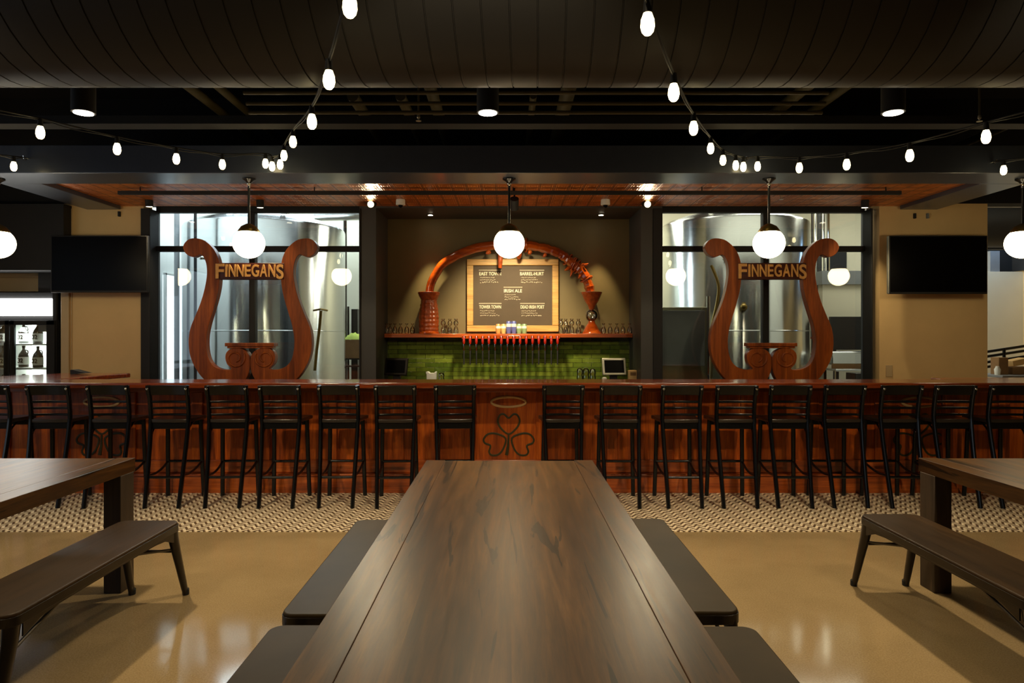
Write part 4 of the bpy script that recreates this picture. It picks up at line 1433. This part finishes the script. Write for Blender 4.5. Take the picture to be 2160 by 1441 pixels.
ed = [g[i][0] for i in range(n + 1)] + [g[n][j] for j in range(1, n + 1)] + [g[i][n] for i in range(n - 1, -1, -1)] + [g[0][j] for j in range(n - 1, 0, -1)]
cl.bm.faces.new(ed[::-1])
tag(cl.build('folded_cloth', M['lime'], None, smooth=70), 'yellow green cloth heaped on the brown carton', 'cloth')
tag(box(ax(728, 11.6), ax(742, 11.6), 12.05, 12.2, 0, az(652, 12.05)).build('equipment_box', M['gun'], None, bevel=.006), 'dark grey upright box behind the cloth, left window', 'box')
# right window: shelves, black board, counter with steel sink
rk = thing('jar_shelf', 'wooden shelves with jars seen between the right tank and the lyre', 'shelf', (ax(1708, 10.9), 11.0, 0))
for z in (675, 711, 745):
    box(ax(1690, 10.9), ax(1733, 10.9), 10.8, 11.1, az(z, 10.9) - .03, az(z, 10.9)).build('board', M['redshelf'], rk)
for px in (1690, 1733):
    box(ax(px, 10.9) - .02, ax(px, 10.9) + .02, 10.8, 11.1, 0, az(660, 10.9)).build('side_panel', M['cream'], rk)
tag(MB().lathe([(.06, 0), (.06, .14), (.045, .17), (.045, .19)], (ax(1705, 10.9), 10.92, az(711, 10.9)), 20).build('jar', M['gray'], None, smooth=40), 'grey green jar on the middle shelf behind the right lyre', 'jar')
bb = box(ax(1752, 10.3), ax(1862, 10.3), 10.3, 10.36, az(738, 10.3), az(668, 10.3)).build('black_board', M['matte'], None, bevel=.004)
tag(bb, 'black rectangular board below the partition, right window', 'board')
MB().box(ax(1760, 10.3), ax(1764, 10.3), 10.3, 10.34, 0, az(735, 10.3)).box(ax(1850, 10.3), ax(1854, 10.3), 10.3, 10.34, 0, az(735, 10.3)).build('board_leg', M['matte'], bb)
wb = thing('steel_workbench', 'steel workbench with a hood, low in the right window', 'workbench', (ax(1800, 9.6), 9.7, 0))
box(ax(1756, 9.6), ax(1850, 9.6), 9.5, 9.95, az(778, 9.6) - .03, az(778, 9.6)).build('worktop', M['steel'], wb, bevel=.003)
box(ax(1756, 9.6), ax(1850, 9.6), 9.62, 9.95, az(770, 9.6), az(742, 9.6)).build('hood', M['steel'], wb, bevel=.02)
box(ax(1756, 9.6), ax(1850, 9.6), 9.6, 9.63, az(778, 9.6), az(768, 9.6)).build('back_rail', M['carton'], wb)
for px in (1760, 1846):
    for y in (9.53, 9.9):
        box(ax(px, 9.6) - .02, ax(px, 9.6) + .02, y - .02, y + .02, 0, az(778, 9.6) - .03).build('leg', M['chrome'], wb)
tag(box(ax(1790, 9.4), ax(1835, 9.4), 9.2, 9.48, 0, az(786, 9.4)).build('equipment_box', M['gun'], None, bevel=.006), 'dark grey box in front of the steel workbench', 'box')
tag(box(ax(1742, 12.2), ax(1786, 12.2), 12.2, 12.3, az(575, 12.2), az(532, 12.2)).build('wall_vent', M['matte'], None), 'black square vent on the brewery back wall, right window', 'vent')

# far right opening: duct, railing, table with things
nd_ = tag(MB().tube([(5.6, 9.4, az(470, 9.4)), (8.0, 9.4, az(470, 9.4))], .34, 32).build('air_duct', M['duct'], None, smooth=40), 'dark round air duct at the right picture edge, behind the globe lamp', 'duct')
for x in (6.0, 7.4):
    MB().tube([(x, 9.4, az(470, 9.4) + .33), (x, 9.4, 4.305)], .01, 8).build('hanger', M['matte'], nd_)
struct(box(5.9, 8.0, 9.7, 9.85, az(525, 9.7), az(512, 9.7)), 'ceiling_header', M['matte'])
struct(box(ax(2086, 10.65), ax(2106, 10.65), 10.62, 10.7, az(574, 10.65), az(530, 10.65)), 'trim_5', M['gray'])
struct(box(7.5, 8.0, 10.8, 10.95, 2.3, 4.3).box(7.97, 7.999, 9.86, 10.8, az(573, 10.6) + .02, 4.3), 'nook_dark_panel', M['matte'])  # dark panels added to darken the lit wall in this opening
rg = thing('stair_railing', 'black sloping railing at the right picture edge', 'railing', (6.5, 9.2, 0))
for y0 in (742, 752, 764, 774):
    MB().tube([P(2070, y0 + 2, 9.2), P(2300, y0 - 33, 9.2)], .018, 10).build('rail', M['black'], rg)
for px in (2072, 2118, 2190):
    q = P(px, 742 - (px - 2070) * .15, 9.2)
    MB().tube([(q.x, 9.2, 0), (q.x, 9.2, q.z)], .02, 10).build('post', M['black'], rg)
tb = thing('side_table', 'grey side table at the right picture edge holding boxes', 'table', (ax(2150, 8.8), 8.8, 0))
box(ax(2085, 8.7), ax(2230, 8.7), 8.45, 9.05, az(790, 8.7) - .03, az(790, 8.7)).build('tabletop', M['gray'], tb, bevel=.004)
for px in (2090, 2225):
    for y in (8.5, 9.0):
        box(ax(px, 8.7) - .025, ax(px, 8.7) + .025, y - .025, y + .025, 0, az(790, 8.7) - .03).build('leg', M['gun'], tb)
zt = az(790, 8.7)
tag(box(ax(2101, 8.7), ax(2121, 8.7), 8.65, 8.8, zt, az(754, 8.7)).build('carton', M['carton'], None, bevel=.004), 'upright brown carton on the side table at the right edge', 'box')
tag(box(ax(2124, 8.75), ax(2190, 8.75), 8.65, 8.9, zt, az(774, 8.75)).build('crate', M['carton'], None, bevel=.004), 'low brown crate on the side table at the right edge', 'crate')
tag(MB().obox((ax(2146, 8.75), 8.77, az(774, 8.75) + .062), (.2, .16, .075), Matrix.Rotation(-.2, 3, 'Y')).build('paper_parcel', M['tan'], None, bevel=.006), 'tilted cream parcel lying on the low crate', 'parcel')
tag(MB().lathe([(.03, 0), (.036, .07), (.02, .1), (.02, .11)], (ax(2092, 8.7), 8.6, zt), 16).build('cup', M['cooler'], None), 'small white cup on the side table beside the upright carton', 'cup')

# ------------------------------------------------------------------ lights
GW = (1, .80, .50)
spot('arch_beam', (ax(908, 8.55), 8.56, 2.985), (ax(908, 8.75), 8.80, 1.6), (1, .82, .45), 120, 44, .7, .02)
spot('arch_beam', (ax(1268, 8.55), 8.56, 2.985), (ax(1262, 8.75), 8.78, 1.6), (1, .78, .42), 100, 44, .7, .02)
spot('board_beam', (ax(1085, 7.1), 7.15, 2.84), (ax(1082, 8.8), 8.86, 1.45), (1, .80, .48), 380, 66, .7, .12)
spot('pillar_beam', (ax(782, 7.8), 7.77, az(433, 7.8)), (ax(740, 6), 5.0, 0), (1, .8, .5), 70, 120, .8, .04)
spot('pillar_beam', (ax(1366, 7.8), 7.77, az(433, 7.8)), (ax(1400, 6), 5.0, 0), (1, .8, .5), 70, 120, .8, .04)
for px in (315, 549, 1824):
    spot('track_beam', (ax(px, 7.75), 7.75, az(442, 7.75)), (ax(px, 7.75), 7.78, 0), (1, .78, .46), 50, 90, .7, .03)
area('fridge_lamp', (-5.9, YF + .3, 1.6), (0, 0, 0), .7, .3, (.95, 1, .95), 16)
# brewery: unseen area lights added, cool on the left, warmer on the right
area('brewery_fill', (-3.2, 11.4, 4.2), (0, 0, 0), 3.0, 1.0, (.80, .92, 1), 170)
area('brewery_fill', (-4.3, 9.2, 4.2), (0, 0, 0), 1.2, 1.2, (.78, .9, 1), 80)
area('brewery_fill', (1.2, 11.0, 4.2), (0, 0, 0), 2.5, 1.2, (1, .93, .75), 150)
area('brewery_fill', (5.0, 10.3, 4.2), (0, 0, 0), 3.0, 1.2, (1, .92, .72), 140)
area('brewery_fill', (-3.0, 9.3, 4.2), (0, 0, 0), 2.4, .5, (.9, .95, 1), 50)  # this pair added to brighten the wall backs that the tanks reflect
area('brewery_fill', (3.2, 9.3, 4.2), (0, 0, 0), 2.4, .5, (1, .92, .74), 60)
area('nook_daylight', (7.2, 10.2, 3.4), (math.radians(20), 0, 0), 1.2, .4, (.45, .68, 1), 16)
# daylight through the side window on the left, and a dim room glow from the ceiling lamps behind
area('window_daylight', (-7.15, 2.75, 1.95), (0, math.radians(-90), 0), 2.0, 5.3, (.72, .86, 1), 36)

w = bpy.data.worlds.new('World')
SC.world = w
w.use_nodes = True
w.node_tree.nodes['Background'].inputs[0].default_value = (.6, .7, .9, 1)
w.node_tree.nodes['Background'].inputs[1].default_value = .3

# ------------------------------------------------------------------ camera
cam = bpy.data.cameras.new('camera')
cam.sensor_width = 36
cam.sensor_fit = 'HORIZONTAL'
cam.lens = 36 * F / 2160
cam.shift_x = (1080 - CX) / 2160
cam.shift_y = -(720.5 - CY) / 2160
cam.clip_start = .05
co = bpy.data.objects.new('camera', cam)
C.objects.link(co)
co.location = (0, 0, H)
co.rotation_euler = (PI / 2, 0, 0)
SC.camera = co

SC.view_settings.view_transform = 'Standard'
SC.view_settings.look = 'None'
SC.view_settings.gamma = 1
SC.view_settings.use_curve_mapping = False
SC.view_settings.exposure = 0.0
SC.cycles.use_denoising = True
SC.cycles.max_bounces = 10
SC.cycles.transparent_max_bounces = 24
SC.cycles.sample_clamp_indirect = 8
SC.cycles.caustics_reflective = False
